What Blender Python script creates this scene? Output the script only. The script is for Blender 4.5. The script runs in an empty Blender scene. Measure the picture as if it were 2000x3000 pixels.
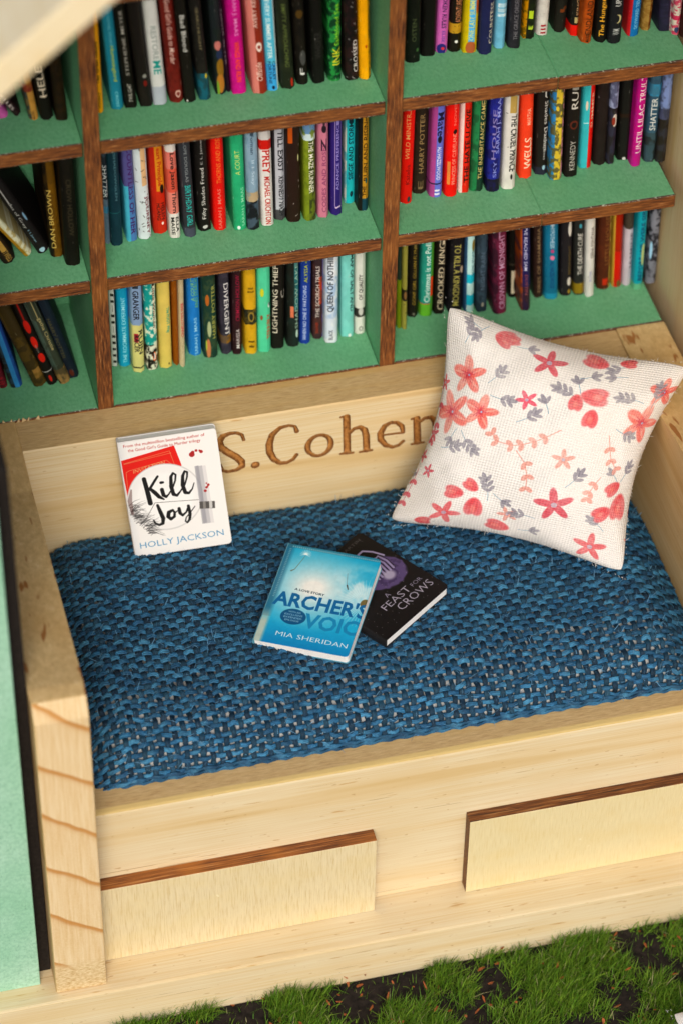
import bpy, bmesh, math, random
import numpy as np
from mathutils import Vector, Matrix, geometry

S = bpy.context.scene
C = S.collection
random.seed(7)
RNG = np.random.default_rng(7)

# ------------------------------------------------------------------ camera, light, exposure (1 unit = 1 cm)
cam_d = bpy.data.cameras.new('camera')
cam = bpy.data.objects.new('camera', cam_d)
C.objects.link(cam)
cam.location = (-7.2616, -46.8986, 52.0329)
cam.rotation_mode = 'XYZ'
cam.rotation_euler = (0.795689, -0.013137, -0.241511)
cam_d.lens = 107.95
cam_d.sensor_width = 36
cam_d.clip_start = 1.0
cam_d.clip_end = 2000
cam_d.dof.use_dof = True
cam_d.dof.focus_distance = 62.6
cam_d.dof.aperture_fstop = 0.14
S.camera = cam

SUN_EL, SUN_AZ = 37.0, 192.0     # azimuth measured from +Y towards +X: the light comes from the front
w = bpy.data.worlds.new('World')
S.world = w
w.use_nodes = True
wn = w.node_tree
sky = wn.nodes.new('ShaderNodeTexSky')
sky.sky_type = 'NISHITA'
sky.sun_disc = False
sky.sun_elevation = math.radians(SUN_EL)
sky.sun_rotation = math.radians(SUN_AZ)
sky.air_density = 1.0
sky.dust_density = 3.0
bg = wn.nodes['Background']
bg.inputs[1].default_value = 0.125
wn.links.new(sky.outputs[0], bg.inputs[0])
sun_d = bpy.data.lights.new('sun', 'SUN')
sun_d.energy = 1.85
sun_d.angle = math.radians(26)
sun_d.color = (1.0, 0.965, 0.90)
sun = bpy.data.objects.new('sun', sun_d)
C.objects.link(sun)
el, az = math.radians(SUN_EL), math.radians(SUN_AZ)
sd = Vector((math.sin(az) * math.cos(el), math.cos(az) * math.cos(el), math.sin(el)))
sun.rotation_euler = sd.to_track_quat('Z', 'Y').to_euler()
sun.location = (0, -30, 60)
S.view_settings.view_transform = 'Standard'
S.view_settings.look = 'None'
S.view_settings.exposure = 0.02
S.view_settings.gamma = 1.0

# ------------------------------------------------------------------ calibrated sizes
ZFLOOR, Z2, Z1, Z0 = 8.7726, 12.166, 15.6206, 19.06   # tops of the shelves
TS = 0.339                                            # board thickness
YS = 0.075                                            # shelf fronts sit behind the divider fronts
ZB = 1.2523                                           # top of the wooden base
ZR = 5.4752                                           # top of the bench rail
XC, TD = 5.70, 0.327                                  # middle bay width, divider thickness
XL, XR = -3.30, 12.006


# ------------------------------------------------------------------ helpers
def tag(o, label=None, cat=None, group=None, kind=None):
    if label: o['label'] = label
    if cat: o['category'] = cat
    if group: o['group'] = group
    if kind: o['kind'] = kind
    return o


def empty(name, loc=(0, 0, 0), rot=(0, 0, 0)):
    o = bpy.data.objects.new(name, None)
    o.empty_display_size = 0.3
    o.location = loc
    o.rotation_euler = rot
    C.objects.link(o)
    return o


def link(name, me, mats, parent=None, loc=(0, 0, 0), rot=(0, 0, 0), smooth=False):
    o = bpy.data.objects.new(name, me)
    C.objects.link(o)
    if not isinstance(mats, (list, tuple)): mats = [mats]
    for m in mats: me.materials.append(m)
    o.location = loc
    o.rotation_euler = rot
    if parent: o.parent = parent
    if smooth: me.shade_smooth()
    return o


def mesh_py(verts, faces, name='mesh'):
    me = bpy.data.meshes.new(name)
    me.from_pydata([tuple(v) for v in verts], [], [tuple(f) for f in faces])
    me.update()
    return me


def mesh_np(verts, quads, name='mesh', uv=None, col=None, mat=None, smooth=True):
    """quads: (n,4) or (n,3) int array; uv: per vertex; col: per vertex RGBA"""
    verts = np.asarray(verts, np.float32); quads = np.asarray(quads, np.int32)
    k = quads.shape[1]
    me = bpy.data.meshes.new(name)
    me.vertices.add(len(verts)); me.vertices.foreach_set('co', verts.ravel())
    me.loops.add(quads.size); me.loops.foreach_set('vertex_index', quads.ravel())
    me.polygons.add(len(quads))
    me.polygons.foreach_set('loop_start', np.arange(0, quads.size, k, dtype=np.int32))
    me.polygons.foreach_set('loop_total', np.full(len(quads), k, np.int32))
    if mat is not None: me.polygons.foreach_set('material_index', np.asarray(mat, np.int32))
    me.update(calc_edges=True)
    if uv is not None:
        l = me.uv_layers.new(name='UVMap')
        l.data.foreach_set('uv', np.asarray(uv, np.float32)[quads.ravel()].ravel())
    if col is not None:
        a = me.color_attributes.new('tint', 'FLOAT_COLOR', 'POINT')
        a.data.foreach_set('color', np.asarray(col, np.float32).ravel())
    if smooth: me.shade_smooth()
    me.validate()
    return me


def box_bm(x0, x1, y0, y1, z0, z1, bev=0.0, seg=1):
    bm = bmesh.new()
    vs = [bm.verts.new((x, y, z)) for z in (z0, z1) for y in (y0, y1) for x in (x0, x1)]
    for f in ((0, 2, 3, 1), (4, 5, 7, 6), (0, 1, 5, 4), (2, 6, 7, 3), (0, 4, 6, 2), (1, 3, 7, 5)):
        bm.faces.new([vs[i] for i in f])
    if bev > 0:
        bmesh.ops.bevel(bm, geom=bm.edges[:], offset=bev, segments=seg, affect='EDGES', profile=0.6)
    return bm


def bm_mesh(bm, name='mesh', pick=None):
    bmesh.ops.recalc_face_normals(bm, faces=bm.faces[:])
    if pick:
        bm.normal_update()
        for f in bm.faces: f.material_index = pick(f)
    me = bpy.data.meshes.new(name)
    bm.to_mesh(me); bm.free()
    return me


def box(name, mats, parent, x0, x1, y0, y1, z0, z1, bev=0.02, seg=1, pick=None, org=None):
    ox, oy, oz = org if org else ((x0 + x1) / 2, (y0 + y1) / 2, z0)
    me = bm_mesh(box_bm(x0 - ox, x1 - ox, y0 - oy, y1 - oy, z0 - oz, z1 - oz, bev, seg), name, pick)
    return link(name, me, mats, parent, (ox, oy, oz))


def prism_x(name, mats, parent, prof, xf0, xf1, bev=0.03, seg=2, pick=None):
    """profile [(y,z)] extruded in x between functions xf0(y), xf1(y)"""
    bm = bmesh.new()
    a = [bm.verts.new((xf0(y), y, z)) for y, z in prof]
    b = [bm.verts.new((xf1(y), y, z)) for y, z in prof]
    n = len(prof)
    bm.faces.new(a); bm.faces.new(b[::-1])
    for i in range(n):
        bm.faces.new((a[i], b[i], b[(i + 1) % n], a[(i + 1) % n]))
    if bev: bmesh.ops.bevel(bm, geom=bm.edges[:], offset=bev, segments=seg, affect='EDGES', profile=0.6)
    return link(name, bm_mesh(bm, name, pick), mats, parent)


# ------------------------------------------------------------------ materials
class Mat:
    def __init__(s, name, rough=0.6, spec=0.3):
        s.m = bpy.data.materials.new(name)
        s.m.use_nodes = True
        s.t = s.m.node_tree
        s.b = s.t.nodes['Principled BSDF']
        s.b.inputs['Roughness'].default_value = rough
        s.b.inputs['Specular IOR Level'].default_value = spec
        s.tc = s.t.nodes.new('ShaderNodeTexCoord')

    def n(s, typ, **kw):
        nd = s.t.nodes.new('ShaderNode' + typ)
        for k, v in kw.items():
            if k.startswith('i_'):
                s.put(nd.inputs[k[2:].replace('_', ' ')], v)
            else:
                setattr(nd, k, v)
        return nd

    def put(s, inp, v):
        if isinstance(v, bpy.types.NodeSocket): s.t.links.new(v, inp)
        else: inp.default_value = v

    def map(s, scale, loc=(0, 0, 0), rot=(0, 0, 0), src='Object'):
        nd = s.n('Mapping')
        s.t.links.new(s.tc.outputs[src], nd.inputs[0])
        nd.inputs['Scale'].default_value = scale
        nd.inputs['Location'].default_value = loc
        nd.inputs['Rotation'].default_value = rot
        return nd.outputs[0]

    def noise(s, vec, scale=1.0, detail=3.0, rough=0.55, dist=0.0):
        nd = s.n('TexNoise')
        s.t.links.new(vec, nd.inputs['Vector'])
        nd.inputs['Scale'].default_value = scale
        nd.inputs['Detail'].default_value = detail
        nd.inputs['Roughness'].default_value = rough
        nd.inputs['Distortion'].default_value = dist
        return nd.outputs['Fac']

    def ramp(s, fac, stops, interp='LINEAR'):
        nd = s.n('ValToRGB')
        cr = nd.color_ramp
        cr.interpolation = interp
        while len(cr.elements) < len(stops): cr.elements.new(0.5)
        for e, (p, c) in zip(cr.elements, stops):
            e.position = p
            e.color = (c, c, c, 1) if isinstance(c, (int, float)) else (*c, 1)
        s.put(nd.inputs[0], fac)
        return nd.outputs[0]

    def mix(s, fac, a, b, mode='MIX'):
        nd = s.n('Mix', data_type='RGBA', blend_type=mode)
        s.put(nd.inputs[0], fac)
        for i, v in ((6, a), (7, b)):
            s.put(nd.inputs[i], (*v, 1) if isinstance(v, tuple) else v)
        return nd.outputs[2]

    def math(s, op, a, b=0.0, c=0.0):
        nd = s.n('Math', operation=op)
        s.put(nd.inputs[0], a); s.put(nd.inputs[1], b); s.put(nd.inputs[2], c)
        return nd.outputs[0]

    def color(s, sock): s.put(s.b.inputs['Base Color'], sock)

    def bump(s, h, strength=0.3, dist=0.02):
        nd = s.n('Bump')
        nd.inputs['Strength'].default_value = strength
        nd.inputs['Distance'].default_value = dist
        s.t.links.new(h, nd.inputs['Height'])
        s.t.links.new(nd.outputs[0], s.b.inputs['Normal'])


def vec3(grain, along, across):
    return tuple(along if i == 'XYZ'.index(grain) else across for i in range(3))


def pine(name, grain='X', light=(0.77, 0.635, 0.395), mid=(0.73, 0.55, 0.29), dark=(0.60, 0.38, 0.14), band=0.9, fleck=1.0, loc=(0, 0, 0), fine=38, rough=0.55):
    m = Mat(name, rough, 0.3)
    wob = m.noise(m.map(vec3(grain, 0.05, 0.45), loc), 1.0, 2)
    v1 = m.map(vec3(grain, 0.045, band), loc)
    big = m.noise(v1, 1.6, 3, 0.5, 0.35)
    base = m.ramp(big, [(0.30, light), (0.47, light), (0.58, mid), (0.66, dark), (0.72, mid)])
    streak = m.noise(m.map(vec3(grain, 0.35, fine), loc), 1.0, 3, 0.6)
    c = m.mix(m.ramp(streak, [(0.38, 0.0), (0.70, 0.85)]), base, tuple(x * k for x, k in zip(mid, (0.90, 0.83, 0.70))))
    fl = m.noise(m.map(vec3(grain, 1.1, 11), loc), 1.0, 2, 0.5)
    c = m.mix(m.ramp(fl, [(0.69, 0.0), (0.74, 0.75 * fleck)]), c, (0.50, 0.25, 0.06))
    pin = m.noise(m.map(vec3(grain, 4.5, 13), (loc[0] + 5, loc[1], loc[2] + 2)), 1.0, 1.5, 0.5)
    c = m.mix(m.ramp(pin, [(0.715, 0.0), (0.75, 0.55 * fleck)]), c, (0.42, 0.21, 0.06))
    crack = m.noise(m.map(vec3(grain, 0.55, 26), (loc[0] + 1, loc[1] + 8, loc[2])), 1.0, 2, 0.5)
    c = m.mix(m.ramp(crack, [(0.715, 0.0), (0.74, 0.7 * fleck)]), c, (0.30, 0.15, 0.05))
    blotch = m.noise(m.map((0.5, 0.5, 0.5), loc), 1.0, 2)
    c = m.mix(m.ramp(blotch, [(0.4, 0.0), (0.7, 0.22)]), c, (0.62, 0.42, 0.17))
    m.color(c)
    m.bump(streak, 0.25, 0.015)
    return m.m


PINE = pine('pine_lengthwise', 'X')
PINE_PALE = pine('pine_pale', 'X', (0.78, 0.66, 0.435), (0.765, 0.61, 0.365), (0.66, 0.46, 0.205), 1.1, 1.0, (3, 1, 7))
PINE_WALL = pine('pine_upright', 'Z', (0.87, 0.70, 0.43), (0.83, 0.62, 0.32), (0.70, 0.46, 0.18), 0.9, 0.6, (1, 4, 2))
PINE_ROOF = pine('pine_roof', 'Y', (0.90, 0.79, 0.55), (0.88, 0.74, 0.47), (0.80, 0.60, 0.30), 0.6, 0.3)
PINE_DEEP = pine('pine_depthwise', 'Y', (0.74, 0.52, 0.25), (0.68, 0.44, 0.185), (0.53, 0.29, 0.085), 0.8, 0.6, (2, 0, 5))


def rough_top():
    m = Mat('sawn_pine', 0.8, 0.2)
    nz = m.noise(m.map((9, 5, 9)), 1.0, 5, 0.7)
    c = m.ramp(nz, [(0.3, (0.54, 0.36, 0.155)), (0.55, (0.68, 0.48, 0.22)), (0.75, (0.78, 0.60, 0.33))])
    big = m.noise(m.map((0.5, 0.35, 0.5)), 1.0, 2)
    c = m.mix(m.ramp(big, [(0.4, 0.0), (0.65, 0.5)]), c, (0.56, 0.31, 0.09))
    fl = m.noise(m.map((6.0, 1.3, 1.3), (0.3, 0.2, 0)), 1.0, 1.5, 0.5)
    c = m.mix(m.ramp(fl, [(0.645, 0.0), (0.69, 0.85)]), c, (0.33, 0.11, 0.02))
    m.color(c)
    m.bump(nz, 0.5, 0.03)
    return m.m


def end_grain():
    m = Mat('pine_end_grain', 0.75, 0.2)
    v = m.map((1, 1, 1))
    sep = m.n('SeparateXYZ'); m.t.links.new(v, sep.inputs[0])
    wob = m.noise(m.map((0.9, 0.9, 0.9)), 1.0, 2)
    # growth rings: sparse dark bands that fall towards +X
    zz = m.math('ADD', m.math('ADD', sep.outputs[2], m.math('MULTIPLY', sep.outputs[0], 0.78)), m.math('MULTIPLY', wob, 0.32))
    fr = m.math('FRACT', m.math('MULTIPLY', zz, 0.66))
    ring = m.ramp(fr, [(0.0, 0.0), (0.80, 0.06), (0.88, 0.25), (0.93, 0.85), (0.975, 0.95), (1.0, 0.0)])
    # rays: fine lines that rise towards +X
    ray = m.noise(m.map((17, 2, 0.8), rot=(0, math.radians(24), 0)), 1.0, 3, 0.6)
    grit = m.noise(m.map((30, 30, 30)), 1.0, 3)
    c = m.ramp(ray, [(0.36, (0.80, 0.615, 0.36)), (0.64, (0.70, 0.485, 0.235))])
    c = m.mix(m.ramp(grit, [(0.45, 0.0), (0.75, 0.4)]), c, (0.84, 0.68, 0.42))
    c = m.mix(ring, c, (0.52, 0.225, 0.045))
    saw = m.noise(m.map((9, 9, 22)), 1.0, 4, 0.7)
    foot = m.n('MapRange'); m.put(foot.inputs[0], sep.outputs[2]); m.put(foot.inputs[1], 2.25); m.put(foot.inputs[2], 1.95)
    c = m.mix(foot.outputs[0], c, m.ramp(saw, [(0.35, (0.55, 0.34, 0.13)), (0.6, (0.78, 0.61, 0.35))]))
    m.color(c)
    m.bump(m.math('ADD', ray, grit), 0.35, 0.02)
    return m.m


def sawn_x(name, strip=None):
    m = Mat(name, 0.8, 0.2)
    f = m.noise(m.map((4, 26, 10)), 1.0, 5, 0.7)
    c = m.ramp(f, [(0.3, (0.46, 0.29, 0.125)), (0.5, (0.58, 0.39, 0.175)), (0.72, (0.68, 0.49, 0.25))])
    big = m.noise(m.map((0.12, 2.4, 1)), 1.0, 3)
    c = m.mix(m.ramp(big, [(0.5, 0.0), (0.64, 0.6)]), c, (0.60, 0.37, 0.12))
    if strip:
        sep = m.n('SeparateXYZ'); m.t.links.new(m.map((1, 1, 1)), sep.inputs[0])
        yy = m.math('ADD', sep.outputs[1], m.math('MULTIPLY', m.noise(m.map((0.6, 1, 1)), 1.0, 2), 0.05))
        c = m.mix(m.ramp(m.math('MULTIPLY', yy, -1.0), [(strip, 0.0), (strip + 0.04, 0.85)]), c, (0.80, 0.58, 0.22))
    m.color(c)
    m.bump(f, 0.5, 0.02)
    return m.m


ROUGH, ENDG = rough_top(), end_grain()
SAWN, SAWN_RAIL = sawn_x('sawn_board_edge'), sawn_x('sawn_rail_edge', 0.34)


def burnt(name, grain='X', tone=1.0, orange=0.5, chips=True, along=2.4, across=26):
    """laser-cut plywood edge: dark burnt wood with fine pale scratches and paint chips on its arrises"""
    m = Mat(name, 0.55, 0.35)
    k = tone
    v = m.map(vec3(grain, along, across))
    f = m.noise(v, 1.0, 4, 0.65)
    c = m.ramp(f, [(0.32, (0.030 * k, 0.011 * k, 0.005 * k)), (0.46, (0.105 * k, 0.032 * k, 0.009 * k)), (0.57, (0.22 * k, 0.070 * k, 0.015 * k)), (0.70, (0.38 * k, 0.185 * k, 0.065 * k))])
    big = m.noise(m.map((0.8, 0.8, 0.8)), 1.0, 2)
    c = m.mix(m.ramp(big, [(0.42, 0.0), (0.7, orange)]), c, (0.36 * k, 0.125 * k, 0.02 * k), 'MIX')
    if chips:
        sep = m.n('SeparateXYZ'); m.t.links.new(m.map((1, 1, 1)), sep.inputs[0])
        d = m.math('MINIMUM', m.math('ABSOLUTE', sep.outputs[2]), m.math('ABSOLUTE', m.math('ADD', sep.outputs[2], TS)))
        near = m.ramp(d, [(0.0, 0.9), (0.016, 0.8), (0.034, 0.0)])
        ch = m.noise(m.map((24, 24, 24)), 1.0, 2, 0.6)
        c = m.mix(near, c, (0.02, 0.012, 0.008))
        c = m.mix(m.math('MULTIPLY', near, m.ramp(ch, [(0.57, 0.0), (0.63, 0.9)])), c, (0.42, 0.48, 0.36))
    m.color(c)
    m.bump(f, 0.4, 0.02)
    return m.m


BURNT_SHELF = burnt('burnt_shelf_edge', 'X', 1.0, 0.35)
BURNT_DIV = burnt('burnt_divider_edge', 'Z', 1.0, 0.45, False)
BURNT_DRAWER = burnt('burnt_drawer_edge', 'X', 1.35, 0.75, False, 0.8, 34)
BURNT_GREY = burnt('burnt_grey_edge', 'X', 0.9, 0.1, False, 1.2, 34)


def green(name='mint_green_paint', k=(1, 1, 1), scorch=True):
    m = Mat(name, 0.6, 0.25)
    big = m.noise(m.map((0.6, 0.6, 0.6)), 1.0, 2)
    c = m.ramp(big, [(0.35, (0.140 * k[0], 0.43 * k[1], 0.21 * k[2])), (0.7, (0.19 * k[0], 0.49 * k[1], 0.265 * k[2]))])
    pore = m.noise(m.map((34, 6, 11)), 1.0, 2, 0.6)
    mott = m.noise(m.map((14, 9, 14), (2, 7, 3)), 1.0, 4, 0.7)
    c = m.mix(m.ramp(mott, [(0.4, 0.0), (0.68, 0.6)]), c, (0.085 * k[0], 0.30 * k[1], 0.135 * k[2]))
    c = m.mix(m.ramp(pore, [(0.65, 0.0), (0.72, 0.42)]), c, (0.045, 0.13, 0.07))
    dust = m.noise(m.map((34, 30, 34), (5, 2, 1)), 1.0, 2, 0.6)
    c = m.mix(m.ramp(dust, [(0.73, 0.0), (0.77, 0.55)]), c, (0.55, 0.75, 0.6))
    m.color(c)
    scuff = m.noise(m.map((1.5, 22, 3), (4, 4, 4), rot=(0, 0, 0.5)), 1.0, 3, 0.6)
    c = m.mix(m.ramp(scuff, [(0.68, 0.0), (0.74, 0.3)]), c, (0.42, 0.66, 0.5))
    if scorch:                       # the laser yellowed the paint next to the cut edges
        sep = m.n('SeparateXYZ'); m.t.links.new(m.map((1, 1, 1)), sep.inputs[0])
        edge = m.math('ADD', sep.outputs[1], m.math('MULTIPLY', m.noise(m.map((2.5, 2.5, 2.5)), 1.0, 3), -0.22))
        c = m.mix(m.ramp(edge, [(-0.10, 0.55), (0.0, 0.4), (0.16, 0.0)]), c, (0.135, 0.27, 0.06))
    g = m.noise(m.map((22, 7, 22)), 1.0, 4, 0.7)
    m.bump(m.math('SUBTRACT', g, m.ramp(pore, [(0.62, 0.0), (0.72, 0.8)])), 0.45, 0.02)
    return m.m


GREEN = green()
GREEN_LIT = green('mint_green_paint_lit', (2.3, 1.4, 1.95), False)  # same green paint, the panel's brighter, bluer light put into its colour


def ply_face(name, light, dark, loc):
    m = Mat(name, 0.55, 0.3)
    f = m.noise(m.map((48, 48, 2.4), loc), 1.0, 4, 0.65)
    c = m.ramp(f, [(0.32, dark), (0.5, light), (0.72, tuple(x * 1.08 for x in light))])
    b = m.noise(m.map((0.9, 0.9, 1.6), loc), 1.0, 3)
    c = m.mix(m.ramp(b, [(0.45, 0.0), (0.7, 0.4)]), c, (0.74, 0.575, 0.26))
    nick = m.noise(m.map((3.2, 3.2, 2.2), loc), 1.0, 1)
    c = m.mix(m.ramp(nick, [(0.765, 0.0), (0.78, 0.8)]), c, (0.85, 0.75, 0.5))
    m.color(c)
    m.bump(f, 0.4, 0.02)
    return m.m


PLY_A = ply_face('drawer_plywood', (0.74, 0.615, 0.37), (0.63, 0.475, 0.235), (0, 0, 0))
PLY_B = ply_face('drawer_plywood_yellow', (0.75, 0.63, 0.355), (0.70, 0.555, 0.27), (9, 3, 4))


def carved():
    m = Mat('scorched_groove', 0.7, 0.2)
    f = m.noise(m.map((14, 14, 14)), 1.0, 4, 0.7)
    c = m.ramp(f, [(0.32, (0.10, 0.032, 0.008)), (0.44, (0.36, 0.145, 0.032)), (0.66, (0.52, 0.245, 0.065)), (0.8, (0.64, 0.39, 0.15))])
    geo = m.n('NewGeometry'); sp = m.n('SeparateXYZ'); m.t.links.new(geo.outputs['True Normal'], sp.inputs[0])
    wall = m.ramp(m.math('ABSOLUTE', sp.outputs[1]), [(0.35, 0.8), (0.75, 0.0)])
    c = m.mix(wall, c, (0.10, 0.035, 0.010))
    m.color(c)
    m.bump(f, 0.5, 0.02)
    return m.m


CARVED = carved()


def simple(name, col, var=0.25, scale=20, rough=0.7, spec=0.25, bump=0.3):
    m = Mat(name, rough, spec)
    f = m.noise(m.map((scale,) * 3), 1.0, 4, 0.65)
    m.color(m.ramp(f, [(0.3, tuple(x * (1 - var) for x in col)), (0.7, tuple(min(1, x * (1 + var)) for x in col))]))
    if bump: m.bump(f, bump, 0.02)
    return m.m


CHAR = simple('charred_edge', (0.016, 0.012, 0.010), 0.5, 14, 0.7, 0.2)
PAPER = simple('page_edges', (0.86, 0.845, 0.82), 0.08, 30, 0.8)
LINING = simple('pale_lining', (0.46, 0.46, 0.45), 0.2, 18, 0.9)
SOIL = simple('dark_soil', (0.019, 0.014, 0.011), 0.7, 5, 0.9, 0.2, 0.8)
BARK = simple('orange_bark', (0.33, 0.09, 0.025), 0.5, 6, 0.8)
SPLINT = simple('torn_wood_fibre', (0.66, 0.48, 0.24), 0.2, 10, 0.8)


def tinted(name, rough=0.7, spec=0.2, fibre=False, trans=False):
    m = Mat(name, rough, spec)
    at = m.n('Attribute', attribute_name='tint')
    c = at.outputs['Color']
    if fibre:
        f = m.noise(m.map((3.2, 5.5, 1), src='UV'), 1.0, 3, 0.7)
        c = m.mix(m.ramp(f, [(0.34, 0.0), (0.66, 1.0)]), m.mix(1.0, c, (0.42, 0.46, 0.52), 'MULTIPLY'), m.mix(1.0, c, (1.25, 1.22, 1.15), 'MULTIPLY'))
        hair = m.noise(m.map((1.5, 9.0, 1), (3, 1, 0), src='UV'), 1.0, 2, 0.6)
        c = m.mix(m.ramp(hair, [(0.66, 0.0), (0.76, 0.5)]), c, (0.22, 0.44, 0.60))
        m.bump(f, 0.8, 0.02)
    m.color(c)
    return m.m


YARN = tinted('blue_yarn', 0.65, 0.3, True)
BLADE = tinted('grass_blade', 0.6, 0.25)


def printed(name, img, rough=0.5, weave=0.0, bump=0.15, spec=0.3, interp='Cubic'):
    m = Mat(name, rough, spec)
    t = m.n('TexImage', image=img, extension='EXTEND', interpolation=interp)
    m.t.links.new(m.tc.outputs['UV'], t.inputs[0])
    c = t.outputs[0]
    if weave:
        w1 = m.n('TexWave', wave_type='BANDS', bands_direction='X'); m.t.links.new(m.map((weave, weave, 1), src='UV'), w1.inputs[0])
        w2 = m.n('TexWave', wave_type='BANDS', bands_direction='Y'); m.t.links.new(m.map((weave, weave, 1), src='UV'), w2.inputs[0])
        for q in (w1, w2):
            q.inputs['Scale'].default_value = 1.0; q.inputs['Distortion'].default_value = 0.6; q.inputs['Detail Scale'].default_value = 0.4
        h = m.math('ADD', w1.outputs['Fac'], w2.outputs['Fac'])
        c = m.mix(m.ramp(m.math('MULTIPLY', h, 0.5), [(0.10, 0.26), (0.65, 0.0)]), c, m.mix(1.0, c, (0.62, 0.60, 0.58), 'MULTIPLY'))
        m.bump(h, 0.45, 0.03)
    else:
        f = m.noise(m.map((40, 40, 40)), 1.0, 2)
        m.bump(f, bump, 0.01)
    m.color(c)
    return m.m

# ------------------------------------------------------------------ printed art (drawn here, nothing is loaded)
def hexc(h):
    h = h.lstrip('#')
    if len(h) == 3: h = ''.join(x * 2 for x in h)
    return np.array([int(h[i:i + 2], 16) / 255 for i in (0, 2, 4)], np.float32)


def smooth_noise(hh, ww, cells, rng):
    ny, nx = max(2, int(cells)), max(2, int(cells * ww / hh) + 1)
    out = np.zeros((hh, ww), np.float32); amp = 1.0; tot = 0
    for o in range(3):
        g = rng.random((ny + 2, nx + 2)).astype(np.float32)
        yy = np.linspace(0, ny, hh, endpoint=False); xx = np.linspace(0, nx, ww, endpoint=False)
        y0 = yy.astype(int); x0 = xx.astype(int)
        fy = (yy - y0)[:, None]; fx = (xx - x0)[None]
        fy = fy * fy * (3 - 2 * fy); fx = fx * fx * (3 - 2 * fx)
        a = g[y0][:, x0]; b = g[y0][:, x0 + 1]; c = g[y0 + 1][:, x0]; d = g[y0 + 1][:, x0 + 1]
        out += amp * ((a * (1 - fx) + b * fx) * (1 - fy) + (c * (1 - fx) + d * fx) * fy)
        tot += amp; amp *= 0.55; ny *= 2; nx *= 2
    return out / tot


TXT = {}


def text_tris(s, bold=0.0):
    """triangles of a string in the built-in font, normalised to a unit box"""
    key = (s, bold)
    if key in TXT: return TXT[key]
    cu = bpy.data.curves.new('lettering', 'FONT')
    cu.body = s
    cu.resolution_u = 2
    cu.offset = bold
    ob = bpy.data.objects.new('lettering', cu)
    me = ob.to_mesh()
    me.calc_loop_triangles()
    v = np.array([x.co[:2] for x in me.vertices], np.float32).reshape(-1, 2)
    t = np.array([x.vertices[:] for x in me.loop_triangles], np.int32).reshape(-1, 3)
    ob.to_mesh_clear()
    bpy.data.objects.remove(ob); bpy.data.curves.remove(cu)
    if len(v):
        lo, hi = v.min(0), v.max(0)
        asp = (hi[0] - lo[0]) / max(hi[1] - lo[1], 1e-6)
        v = (v - lo) / np.maximum(hi - lo, 1e-6)
    else: asp = 1
    TXT[key] = (v[t] if len(v) else np.zeros((0, 3, 2), np.float32), asp)
    return TXT[key]


def fill_tris(mask, T):
    """T: (n,3,2) in pixel (x,y) coordinates"""
    H, W = mask.shape
    for tri in T:
        x0, y0 = np.floor(tri.min(0)).astype(int); x1, y1 = np.ceil(tri.max(0)).astype(int)
        x0, y0, x1, y1 = max(x0, 0), max(y0, 0), min(x1, W - 1), min(y1, H - 1)
        if x1 < x0 or y1 < y0: continue
        X = np.arange(x0, x1 + 1)[None] + 0.5; Y = np.arange(y0, y1 + 1)[:, None] + 0.5
        (ax, ay), (bx, by), (cx, cy) = tri
        d = (bx - ax) * (cy - ay) - (cx - ax) * (by - ay)
        if abs(d) < 1e-9: continue
        sg = 1 if d > 0 else -1
        e1 = ((bx - ax) * (Y - ay) - (by - ay) * (X - ax)) * sg
        e2 = ((cx - bx) * (Y - by) - (cy - by) * (X - bx)) * sg
        e3 = ((ax - cx) * (Y - cy) - (ay - cy) * (X - cx)) * sg
        mask[y0:y1 + 1, x0:x1 + 1] |= (e1 >= -0.02) & (e2 >= -0.02) & (e3 >= -0.02)


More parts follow.
